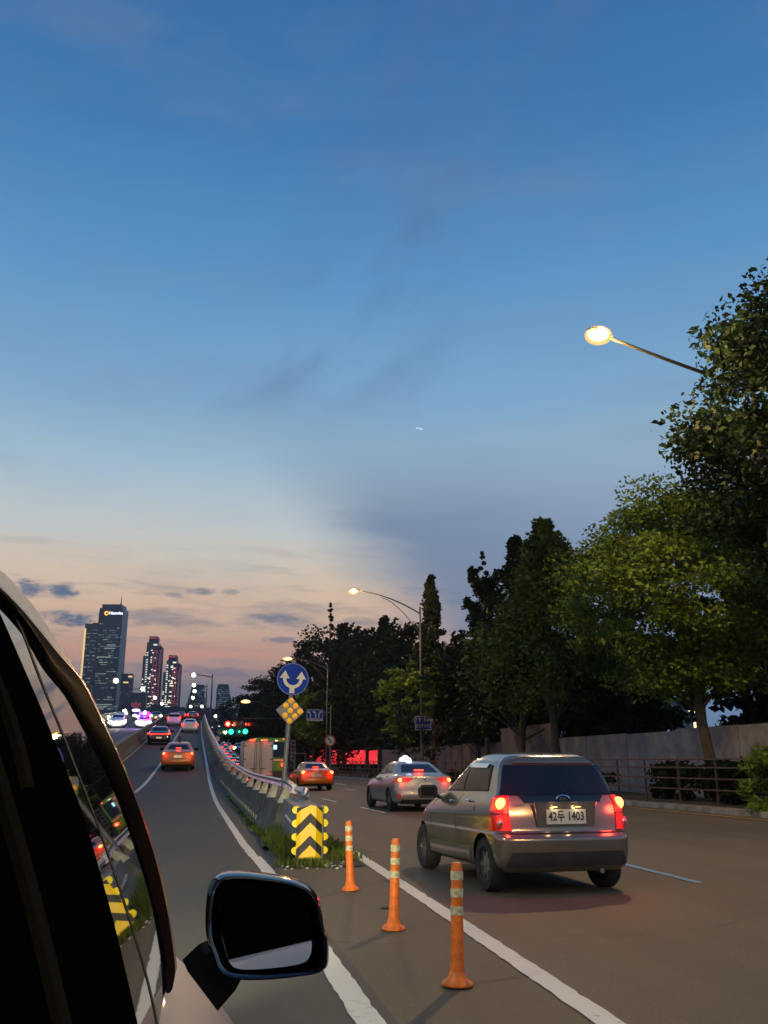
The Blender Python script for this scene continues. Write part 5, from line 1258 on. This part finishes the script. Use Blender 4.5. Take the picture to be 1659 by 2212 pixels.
# --- silver taxi with a lit roof sign
t, S, H = car('taxi_sedan', SEDAN, (6.75, 30.1, 0), R(2.2), 'silver taxi with lit white roof sign ahead of the silver hatchback', 'taxi', 'silver_cool', 'sedan', 1.0)
sedan_tail(t, S, .115, .86, .98, power=6)
rs_ = MB(); out = [(-.20, 0), (.20, 0), (.205, .04), (.17, .10), (.10, .13), (.075, .165), (.03, .185), (-.03, .185), (-.075, .165), (-.10, .13), (-.17, .10), (-.205, .04)]
M['taxi_lit'] = mat('taxi_sign_lit', (.8, .8, .9), .4, emit=(.72, .70, 1.0), es=1.15)
rs_.prism(out, .12, T(-.02, -.12, 1.475)); rsn = rs_.build('roof_sign', M['taxi_lit'], t)
text('lettering', 'TAXI', .085, T(0, -.128, 1.53) @ UP, M['sign_blue'], rsn, .001, bold=.002); lamp('sign_glow', rsn, (0, -.5, 1.6), 4, (.75, .72, 1), .1)
# --- orange taxi, right road
t, S, H = car('taxi_sedan', SEDAN, (6.30, 52.4, 0), R(3.0), 'orange taxi with brake lights on, on the flat road behind the green bus', 'taxi', 'orange_paint', 'sedan', .8)
sedan_tail(t, S, .10, .88, .99, power=9, core=.085)
b = MB(); b.box((0, -.1, 1.52), (.1, .3, .10)); b.build('roof_sign_base', M['black'], t)
# --- orange taxi on the ramp
sl = lambda y: math.atan(.07 if 50 < y < 150 else (.07 * (y - 30) / 20 if y <= 50 else .02))
t, S, H = car('taxi_sedan', SEDAN, (-1.02, 56.2, zr(56.2) + .02), 0, 'orange taxi climbing the ramp, nearest car in the lane ahead', 'taxi', 'orange_paint', 'sedan', .8, dz=sl(56.2))
sedan_tail(t, S, .13, .88, .99, power=4, core=.06, pm='plate_lit')
b = MB(); b.prism([(-.075, 0), (.075, 0), (.06, .33), (-.06, .33)], .10, T(0, -.1, 1.47)); b.build('roof_sign', M['plastic'], t)
# --- dark coupe with a light bar
t, S, H = car('coupe_car', SEDAN, (-3.2, 83.3, zr(83.3) + .02), 0, 'dark low car with a joined red light bar beside the median of the ramp', 'car', 'dark_paint', 'sedan', .6, dz=sl(83), detail=False)
lz = S.lz; lb_ = S.patch('light_bar', M['lens_hot'], t, lz(.86), lz(.93), (-.335, -.33), (.335, .33), .012, 24, 2, .02)
for sg in (1, -1): b = MB(); p = S.pt(sg * .27, lz(.93)); b.ball(tuple(p), 1, 10, 6, (.17, .03, .045)); b.build('tail_bulb', M['bulb_far'], lb_, smooth=True); lamp('glow', lb_, tuple(p + Vector((0, -.3, 0))), 7, (1, .04, .015), .1)
plate(t, S.pt(0, lz(.6)).y - .015, .60, '', 'plate_lit', .42, .13)
def simple_tail(t, S, z=.95, q=.29, r_=.085, lit=True, power=3, zp=.75):
    for sg in (1, -1):
        p = S.pt(sg * q, S.lz(z)); L_ = S.patch('tail_light', M['lens_hot'], t, S.lz(z - .12), S.lz(z + .12), (sg * (q - .05), sg * (q - .05)), (sg * (q + .05), sg * (q + .05)), .012, 5, 4, .02)
        b = MB(); b.ball(tuple(p + Vector((0, -.01, 0))), 1, 10, 6, (r_, .03, r_)); b.build('tail_bulb', M['bulb_far'], L_, smooth=True)
        if power: lamp('glow', L_, tuple(p + Vector((0, -.3, 0))), power, (1, .04, .015), .1)
    plate(t, S.pt(0, S.lz(zp)).y - .012, zp, '', 'plate', .42, .13)
for nm, sp_c, x, y, lb, pt, st, z, pw in [('sedan_car', SEDAN, -.93, 109.5, 'pale silver car in the ramp lane beyond the orange taxi', 'white_paint', 'sedan', .90, 5), ('suv_car', SUV, -3.25, 130.5, 'tall whitish car high on the ramp beside the median', 'white_paint', 'suv', 1.12, 5),
                                      ('sedan_car', SEDAN, -.95, 158.5, 'dark red lit car on the crest of the ramp, right lane', 'wine_paint', 'sedan', .92, 8), ('sedan_car', SEDAN, -3.1, 168, 'dark red lit car on the crest, left lane behind the tall whitish car', 'wine_paint', 'sedan', .92, 8)]:
    t, S, H = car(nm, sp_c, (x, y, zr(y) + .02), 0, lb, 'car', pt, st, .5, dz=sl(y), detail=False); simple_tail(t, S, z=z, power=pw, r_=.10, zp=.75)
# --- queue of cars on the side road, seen over the barrier
qn = [('red tail lit car just beyond the barrier, left of the box truck', 'wine_paint', 3.2, 74), ('second dark car of the queue beyond the barrier', 'dark_paint', 3.1, 81), ('third car of the queue beyond the barrier, seen by its lights', 'grey_paint', 3.0, 88), ('fourth car of the queue beyond the barrier, seen by its lights', 'wine_paint', 2.95, 95),
      ('fifth car of the queue, near the far end of the barrier', 'dark_paint', 2.9, 103), ('sixth car of the queue, a small red glow at the end', 'grey_paint', 2.9, 112), ('grey car farthest up the queue, under the round pale sign', 'grey_paint', 3.6, 122)]
for i, (lb, pt, x, y) in enumerate(qn):
    t, S, H = car('sedan_car', SEDAN, (x, y, zx(x, y)), 0, lb, 'car', pt, 'sedan', .5, detail=False, group='cars queueing on the side road'); simple_tail(t, S, z=.92, power=14 if i < 5 else 3, r_=.19, q=.27)
    b = MB(); p = S.pt(0, 9.5); b.box((0, p.y - .02, p.z), (.34, .04, .04)); b.build('third_brake_light', M['bulb_far'], t)
for (x, y, lb) in [(6.0, 135, 'oncoming or waiting car with a bright white headlight under the green board'), (9.3, 140, 'dark car waiting at the junction behind the truck')]:
    t, S, H = car('sedan_car', SEDAN, (x, y, zx(x, y)), R(180) if y == 135 else 0, lb, 'car', 'grey_paint', 'sedan', .5, detail=False)
    if y == 135:
        for sg in (1, -1): p = S.pt(sg * .84, 5.3); b = MB(); b.ball(tuple(p), 1, 10, 6, (.22, .06, .16)); b.build('headlight', M['head_white'], t, smooth=True)
    else: simple_tail(t, S, z=.92, power=2, r_=.10)
# --- oncoming vehicles on the ramp
for (x, y, lb, sp_c, st, pt, kk) in [(-6.75, 122, 'oncoming patrol car with blue and magenta roof lights and white headlights', SEDAN, 'sedan', 'white_paint', 1), (-9.9, 121, 'oncoming white van with glaring headlights beside the pale railing', SUV, 'suv', 'white_paint', 0), (-6.6, 152, 'oncoming car with yellow headlights behind the patrol car', SEDAN, 'sedan', 'grey_paint', 2), (-10.2, 168, 'farther oncoming car with white headlights in the outer lane', SEDAN, 'sedan', 'white_paint', 3)]:
    t, S, H = car('patrol_car' if kk == 1 else ('van' if kk == 0 else 'sedan_car'), sp_c, (x, y, zr(y) + .02), R(180), lb, 'police car' if kk == 1 else ('van' if kk == 0 else 'car'), pt, st, .5, detail=False, dz=-sl(y))
    for sg in (1, -1):
        p = S.pt(sg * .85, 5.2); b = MB(); b.ball(tuple(p), 1, 12, 8, (.26, .08, .19)); hl = b.build('headlight', M['head_white'] if kk != 2 else M['lamp_warm'], t, smooth=True)
        if sg > 0: lamp('beam', hl, (0, H + .5, .8), 130, (1, .95, .85) if kk != 2 else (1, .7, .3), .15)
    if kk == 1:
        M['pol_b'] = mat('beacon_blue', (.1, .05, 1), .3, emit=(.16, .03, 1.0), es=5); M['pol_m'] = mat('beacon_magenta', (1, 0, .6), .3, emit=(1.0, .02, .55), es=4); M['pol_w'] = mat('beacon_white', (1, .6, 1), .3, emit=(.9, .3, 1), es=5)
        b = MB(); b.box((0, 0, 1.53), (1.3, .3, .10)); lbz = b.build('light_bar', M['black'], t)
        for x0, m_, w_ in ((.44, 'pol_b', .42), (0, 'pol_w', .4), (-.44, 'pol_m', .42)): b = MB(); b.ball((x0, 0, 1.72), 1, 14, 8, (w_ * .75, .2, .24)); b.build('beacon', M[m_], lbz, smooth=True)
        lamp('beacon_glow', lbz, (.6, .6, 2.1), 500, (.25, .1, 1), .2); lamp('beacon_glow', lbz, (-.6, .6, 2.1), 350, (1, .05, .7), .2)

# --- box truck
t = thing('box_truck', (3.5, 54.5, 0), 'pale box truck with two doors and red lamps on its top corners beyond the barrier', 'truck', rz=R(.5))
M['box_white'] = mat('truck_panel', (.62, .55, .42), .5, noise=(1.0, .10))
b = MB(); W_, Hh, z0, L_ = 1.74, 1.98, .68, 3.0; b.box((0, L_ / 2, z0 + Hh / 2), (W_, L_, Hh)); b.build('cargo_box', M['box_white'], t)
fr_m = MB(); 
for sg in (-1, 1): fr_m.box((sg * (W_ / 2 - .03), -.025, z0 + Hh / 2), (.06, .05, Hh))
fr_m.box((0, -.025, z0 + Hh - .03), (W_ - .12, .05, .06)); fr_m.box((0, -.025, z0 + .03), (W_ - .12, .05, .06)); fr_m.build('door_frame', M['galv_dull'], t)
for sg in (-1, 1):
    b = MB(); b.box((sg * .415, -.02, z0 + Hh / 2), (.79, .04, Hh - .14)); dr = b.build('rear_door', M['box_white'], t)
    for x in (.10, .20): b = MB(); b.tube([(sg * x, -.06, z0 + .06), (sg * x, -.06, z0 + Hh - .06)], .014, 8); b.build('lock_rod', M['galv_dull'], dr)
    b = MB(); b.box((sg * .30, -.07, z0 + .42), (.26, .03, .035)); b.box((sg * .2, -.07, z0 + .34), (.035, .03, .16)); b.build('handle', M['plastic'], dr)
    for z in (.25, .95, 1.7): b = MB(); b.box((sg * (W_ / 2 - .1), -.05, z0 + z), (.16, .03, .05)); b.build('hinge', M['plastic'], dr)
    b = MB(); b.ball((sg * .36, -.07, z0 + Hh + .03), 1, 14, 8, (.17, .05, .045)); b.build('marker_lamp', M['marker_red'], t, smooth=True)
    lamp('glow', t, (sg * .36, -.3, z0 + Hh + .14), 3, (1, .03, .015), .08)
    b = MB(); b.box((sg * .62, -.03, .52), (.30, .06, .13)); tl = b.build('tail_light', M['lens_red'], t)
    b = MB(); b.ball((sg * .62, -.07, .52), 1, 12, 8, (.09, .04, .075)); b.build('bulb', M['bulb_far'], tl, smooth=True)
    lamp('glow', t, (sg * .62, -.3, .5), 4, (1, .03, .015), .08)
    for y in (.75, 3.6): wheel(t, sg * .80, y, .33, .22, False)
b = MB(); b.box((0, 2.0, .52), (.8, 4.4, .16)); b.box((0, -.04, .40), (1.5, .08, .1)); b.build('chassis', M['black'], t)
b = MB(); b.prism([(0, .45), (1.45, .45), (1.5, 1.1), (1.15, 1.95), (0, 1.98)], 1.66, T(-.83, 3.05, 0) @ Matrix.Rotation(R(90), 4, 'Z') @ T(0, -1.66, 0)); b.build('cab', M['white_paint'], t)
# --- green bus
t = thing('city_bus', (5.15, 68, 0), 'green city bus with a lit rear window display half hidden by the box truck', 'bus', rz=R(1))
M['bus_green'] = mat('bus_green', (.06, .26, .012), .35, coat=.4, noise=(1, .06)); M['screen'] = mat('bus_display', (.3, .8, .9), .3, emit=(.45, .92, 1.0), es=1.6)
b = MB(); ou = [(-1.24, .32), (1.24, .32), (1.25, 2.6), (1.20, 3.05), (1.05, 3.18), (-1.05, 3.18), (-1.20, 3.05), (-1.25, 2.6)]; b.prism(ou, 10.5, T(0, 0, 0)); b.build('body', M['bus_green'], t)
b = MB(); b.box((0, -.012, 2.35), (2.2, .03, 1.1)); rw = b.build('rear_window', M['glass_dark'], t); b = MB(); b.box((.12, -.04, 2.52), (.85, .03, .30)); b.build('display', M['screen'], rw)
b = MB(); b.box((0, -.015, 1.62), (2.3, .03, .10)); b.build('white_band', M['box_white'], t)
b = MB(); b.box((0, -.016, .62), (2.36, .03, .5)); b.build('bumper', M['plastic'], t)
b = MB(); b.box((-.45, -.03, 1.0), (.55, .02, .22)); b.build('advert_strip', mat('advert_orange', (.75, .42, .02), .5), t)
for sg in (1, -1):
    b = MB(); b.ball((sg * 1.02, -.03, 1.30), 1, 12, 8, (.12, .05, .12)); b.build('tail_light', M['marker_red'], t, smooth=True); lamp('glow', t, (sg * 1.02, -.3, 1.3), 10, (1, .03, .015), .08)
    b = MB(); b.ball((sg * 1.02, -.03, 3.08), 1, 8, 6, (.05, .03, .03)); b.build('marker_lamp', M['bulb_far'], t, smooth=True)
    b = MB(); b.box((sg * 1.256, 5.2, 2.25), (.01, 9.4, .95)); b.build('side_window', M['glass_dark'], t)
    for y in (2.6, 8.6): wheel(t, sg * 1.20, y, .48, .28, False)
for sg in (1, -1): b = MB(); b.box((sg * .5, -.035, 2.98), (.22, .02, .08)); b.build('small_lamp', M['win_w'], t)

# ------------------------------------------------------------------ the photographer's own car (right flank, nose, mirror)
OC = thing('passenger_car', (-1.1, 1.6, 0), "white car at the lower left edge, seen along its dark window frame and wing mirror", 'car')
IO = Matrix.Translation((1.1, -1.6, 0))
M['own_white'] = mat('own_car_white', (.26, .27, .285), .45, 0, coat=.15, noise=(1, .04)); M['own_trim'] = matte('own_trim_black', (.004, .003, .002), .018, .3); M['own_rubber'] = mat('own_rubber', (.006, .006, .006), .8)
M['own_felt'] = matte('own_pillar', (.0022, .0020, .0016)); M['own_strip'] = matte('own_pillar_strip', (.016, .014, .009))
M['side_glass'] = mat('own_side_glass', (.004, .004, .005), .015, ior=2.1, spec=.8)
def SP(px, py, off=0.0):
    """point on the car's leaning side plane x = -.04 - .35 (z - .95) under a picture point"""
    d = ray(px, py); c0 = -.04 - .35 * (EYE - .95) + off; tt = c0 / (d.x + .35 * d.z)
    return Vector((d.x * tt, d.y * tt, EYE + d.z * tt))
def resamp(pl, n):
    P = [Vector(p) for p in pl]; D = [0]
    for a, b in zip(P, P[1:]): D.append(D[-1] + (b - a).length)
    out = []
    for i in range(n + 1):
        s_ = D[-1] * i / n; j = 0
        while j < len(D) - 2 and D[j + 1] < s_: j += 1
        f = (s_ - D[j]) / max(1e-9, D[j + 1] - D[j]); out.append(P[j].lerp(P[j + 1], min(1, f)))
    return out
def smooth_pl(pl, k=3):
    P = [Vector(p) for p in pl]
    for _ in range(k): P = [P[0]] + [q for a, b in zip(P, P[1:]) for q in (a.lerp(b, .25), a.lerp(b, .75))] + [P[-1]]
    return P
def strip(name, pa, pb, m, off=.0, th=.02, n=36, par=OC, bulge=0):
    A = resamp(smooth_pl(pa), n); B_ = resamp(smooth_pl(pb), n); vs = []; K = 5
    for a, b in zip(A, B_):
        for k in range(K): u = k / (K - 1); q = a.lerp(b, u); vs.append(SP(q.x, q.y, off + bulge * math.sin(math.pi * u)))
    w_ = K; nb = len(vs); vs += [(v.x - th, v.y, v.z - th * .35) for v in vs]
    fs = [(j * w_ + i, j * w_ + i + 1, (j + 1) * w_ + i + 1, (j + 1) * w_ + i) for j in range(n) for i in range(K - 1)]
    fs += [(nb + j * w_ + i, nb + (j + 1) * w_ + i, nb + (j + 1) * w_ + i + 1, nb + j * w_ + i + 1) for j in range(n) for i in range(K - 1)]
    for i0 in (0, K - 1): fs += [(j * w_ + i0, (j + 1) * w_ + i0, nb + (j + 1) * w_ + i0, nb + j * w_ + i0) for j in range(n)]
    for j0 in (0, n): fs += [(j0 * w_ + i, j0 * w_ + i + 1, nb + j0 * w_ + i + 1, nb + j0 * w_ + i) for i in range(K - 1)]
    b = MB(); b.add(vs, fs); o = b.build(name, m, smooth=True); kid(o, par, IO) if par is OC else kid(o, par, Matrix.Identity(4)); return o
roof_out = [(-60, 1190), (0, 1229), (45, 1274), (90, 1332), (135, 1404), (167, 1449), (175, 1462)]
band_out = [(-60, 1225), (0, 1265), (45, 1310), (90, 1364), (135, 1420), (169, 1456), (189, 1486), (221, 1553), (253, 1621), (289, 1707), (316, 1783), (343, 1869), (363, 1959), (374, 2027), (384, 2110), (388, 2260)]
band_in = [(-60, 1240), (0, 1283), (45, 1335), (81, 1386), (104, 1445), (149, 1495), (176, 1549), (203, 1598), (230, 1652), (262, 1725), (289, 1801), (316, 1882), (338, 1959), (352, 2036), (359, 2072), (368, 2250)]
glass_l = [(-60, 1200), (0, 1323), (45, 1427), (90, 1531), (135, 1643), (180, 1756), (212, 1869), (244, 1982), (271, 2094), (306, 2250)]
strip('roof_rail', roof_out, band_out[:6], M['own_white'], .004, .008)
strip('pillar_frame', band_out, band_in, M['own_trim'], .002, .003, 60, bulge=.006)
strip('frame_edge', [(x + 1.5, y) for x, y in band_out], [(x - 2.5, y) for x, y in band_out], mat('frame_edge', (.20, .05, .02), .2, .7), .004, .002, 60)
M['own_red'] = mat('own_frame_edge', (.16, .035, .015), .12, .6, coat=1)
strip('front_glass', [(a[0] + 3, a[1]) for a in band_in], [(a[0] - 10, a[1]) for a in glass_l], M['side_glass'], -.003, .001, 60)
vis_ = [(-60, 1170), (0, 1262), (30, 1320), (54, 1368), (90, 1468), (135, 1576), (171, 1670), (212, 1774), (253, 1892), (289, 2004), (325, 2126), (350, 2250)]
strip('glass_run', vis_, [(a[0] - 4, a[1]) for a in vis_], M['own_rubber'], -.002, .001, 60)
strip('door_pillar', glass_l, [(-420, 1200 + i * 95) for i in range(12)], M['own_felt'], .001, .01, 50)
for (a, b_) in (((0, 1560), (165, 2250)),): 
    pl = [(-40, 1520), (0, 1625), (40, 1760), (80, 1900), (118, 2050), (165, 2250)]
    strip('trim_reflection', pl, [(x - 22, y) for x, y in pl], M['own_strip'], .010, .01, 40)  # paler strips paint the reflections on the dark pillar
pl = [(-30, 1395), (0, 1452), (30, 1530), (60, 1625), (75, 1700)]
strip('trim_reflection', pl, [(x - 14, y) for x, y in pl], M['own_strip'], .010, .01, 30)
# door skin, fender, nose, roof and far side: a coarse but complete body
def loft(name, secs, m, th=.0):
    n = len(secs[0]); b = MB(); vs = [p for s_ in secs for p in s_]
    b.add(vs, [(j * n + i, j * n + i + 1, (j + 1) * n + i + 1, (j + 1) * n + i) for j in range(len(secs) - 1) for i in range(n - 1)])
    return kid(b.build(name, m, smooth=True), OC, IO)
def flank(y):
    k = max(0, y - 2.35); inn = .10 * (max(0, y - 1.9)) ** 1.6
    zt = 1.05 - .095 * max(0, min(1, (y - 1.0) / .6)) if y < 2.1 else .955 - .04 * (y - 2.1)
    f = max(0, min(1, (y - .9) / .6)) * .19
    return [(-.06 + f - inn, y, .25), (-.01 + f - inn, y, .45), (-.015 + f - inn, y, .70), (-.03 + f * .9 - inn, y, zt - .10), (-.045 + f * .6 - inn, y, zt - .035), (-.065 - inn, y, zt), (-.11 - inn, y, zt + .012)]
loft('body_side', [flank(-3.6 + .3 * i) for i in range(21)] + [flank(2.7 + .15 * i) for i in range(8)], M['own_white'])
def hood(y):
    inn = .10 * (y - 1.9) ** 1.6; zt = .967 - .04 * (y - 2.1)
    return [(-.10 - inn, y, zt), (-.35, y, zt + .05 - .02 * (y - 2.3)), (-1.0, y, zt + .10 - .03 * (y - 2.3)), (-1.65, y, zt + .05 - .02 * (y - 2.3)), (-1.90 + inn, y, zt)]
loft('bonnet', [hood(2.3 + .15 * i) for i in range(11)], M['own_white'])
loft('nose', [[(-.25, 3.8, .92), (-1.0, 3.86, .92), (-1.75, 3.8, .92)], [(-.25, 3.95, .7), (-1.0, 4.02, .7), (-1.75, 3.95, .7)], [(-.25, 3.95, .3), (-1.0, 4.02, .3), (-1.75, 3.95, .3)]], M['own_white'])
loft('far_side', [[(-1.95, y, .25), (-1.97, y, .7), (-1.95, y, .96), (-1.72, y, 1.62)] for y in (-2.4, 0, 1.9)] , M['own_white'])
loft('roof', [[(-.36, y, 1.70 - d), (-.7, y, 1.76 - d), (-1.3, y, 1.76 - d), (-1.68, y, 1.70 - d)] for y, d in ((-2.4, .08), (-1, 0), (.8, 0), (1.5, .03))], M['own_white'])
loft('windscreen', [[(-.42, 1.62, 1.66), (-1.0, 1.62, 1.72), (-1.6, 1.62, 1.66)], [(-.2, 2.3, .99), (-1.0, 2.45, 1.04), (-1.8, 2.3, .99)]], M['glass_dark'])
loft('rear_side_glass', [[(-.085, y, 1.055), (-.17, y, 1.30), (-.29, y, 1.66)] for y in (-3.6, -2.3, -1.0, .3, .75)], M['own_felt'])
for sx_ in (-.36, -1.64):
    b = MB(); b.ball((sx_, 3.86, .70), 1, 12, 8, (.15, .06, .08)); hl = kid(b.build('headlight', M['lamp_pale'], smooth=True), OC, IO)
    lo = lamp('low_beam', None, (sx_, 4.02, .70), 1500, (1, .88, .62), .05, 'SPOT', (R(89), 0, R(-9)), 42, .8); kid(lo, OC, IO)
for yw in (-1.3, 3.0):
    b = MB(); b.tube([(-.12 - (.15 if yw > 2 else 0), yw, .34), (-.33, yw, .34)], .34, 24); kid(b.build('wheel', M['tyre'], smooth=True), OC, IO)

# wing mirror
MY_ = 1.75
def MP(px, py, y=MY_): return aty(px, py, y)
outl = [(449, 1925), (458, 1904), (472, 1890), (495, 1885), (530, 1885), (575, 1890), (620, 1897), (655, 1907), (678, 1922), (690, 1945), (697, 1985), (701, 2010), (707, 2020), (709, 2050), (708, 2080), (698, 2096), (672, 2104), (630, 2109), (575, 2115), (520, 2115), (485, 2110), (468, 2092), (458, 2060), (446, 2030), (443, 1985)]
O_ = smooth_pl(outl + [outl[0]], 2)[:-1]; c_ = Vector((575, 2000))
rings = [(1.0, 0.0), (1.0, -.012), (.93, -.02), (.90, -.012)]
def mir_ring(k, dy): return [MP(c_.x + (p.x - c_.x) * k, c_.y + (p.y - c_.y) * k) + Vector((0, dy, 0)) for p in O_]
b = MB(); R_ = [mir_ring(.90, -.002), mir_ring(.915, -.018), mir_ring(.96, -.024), mir_ring(1.0, -.010), mir_ring(1.005, .02), mir_ring(.98, .06), mir_ring(.88, .11), mir_ring(.65, .145), mir_ring(.3, .16)]
n = len(O_); vs = [p for r_ in R_ for p in r_]
b.add(vs, [(j * n + i, j * n + (i + 1) % n, (j + 1) * n + (i + 1) % n, (j + 1) * n + i) for j in range(len(R_) - 1) for i in range(n)] + [tuple(len(vs) - n + k for k in range(n))])
MH = kid(b.build('wing_mirror', M['black_gloss'], smooth=True), OC, IO)
gi = smooth_pl([(470, 1915), (490, 1905), (560, 1908), (640, 1922), (664, 1940), (672, 1980), (674, 2040), (672, 2062), (660, 2080), (620, 2088), (560, 2094), (520, 2095), (500, 2088), (488, 2062), (476, 2010), (468, 1950), (470, 1915)], 2)[:-1]
def bis():
    Mc = MP(600, 2062); tc_ = (Vector((0, 0, EYE)) - Mc).normalized(); return Mc, Vector((-.10, -1, .079)).normalized()
Mc, nrm_ = bis()
M['mirror_glass'] = mat('mirror_glass', (.80, .80, .80), .01, 1.0, noise=(1, .001))
b = MB(); P0 = MP(575, 2000, MY_ + .006); vs = []
for p in gi:
    d = ray(p.x, p.y); tt_ = (P0 - Vector((0, 0, EYE))).dot(nrm_) / d.dot(nrm_); vs.append(Vector((0, 0, EYE)) + d * tt_)
n = len(vs); bk = [v - nrm_ * .004 for v in vs]; b.add(vs + bk, [tuple(range(n)), tuple(range(2 * n - 1, n - 1, -1))] + [(i, (i + 1) % n, (i + 1) % n + n, i + n) for i in range(n)])
mg = b.build('mirror_glass', M['mirror_glass']); mg.parent = MH; 
b = MB(); a1 = MP(470, 2085, MY_ + .05); a2 = MP(440, 2060, MY_ + .05)
arm = [(405, 2098), (443, 2062), (470, 2050), (505, 2105), (520, 2118), (508, 2140), (470, 2184)]
vs = [MP(x, y, MY_ + .02) for x, y in arm]; vb = [MP(x, y, MY_ + .02) + Vector((-.01, .10, 0)) for x, y in arm]; n = len(arm)
b.add(vs + vb, [tuple(range(n)), tuple(range(2 * n - 1, n - 1, -1))] + [(i, (i + 1) % n, (i + 1) % n + n, i + n) for i in range(n)])
kid(b.build('mirror_arm', M['own_trim']), OC, IO)

# ------------------------------------------------------------------ evening haze (even density, whole scene inside)
b = MB(); b.box((0, 1200, 132), (3400, 4200, 270)); hz = b.build('haze', None or M['black'])
hm = bpy.data.materials.new('haze_air'); hm.use_nodes = True; nt = hm.node_tree; nt.nodes.clear()
pv_ = nt.nodes.new('ShaderNodeVolumePrincipled'); pv_.inputs['Color'].default_value = (.82, .86, .92, 1); pv_.inputs['Density'].default_value = .00012; pv_.inputs['Anisotropy'].default_value = .3
oo = nt.nodes.new('ShaderNodeOutputMaterial'); nt.links.new(pv_.outputs[0], oo.inputs['Volume'])
hz.data.materials.clear(); hz.data.materials.append(hm); tag(hz, 'thin evening haze over the whole place', 'haze', kind='stuff')
SC.cycles.volume_bounces = 0
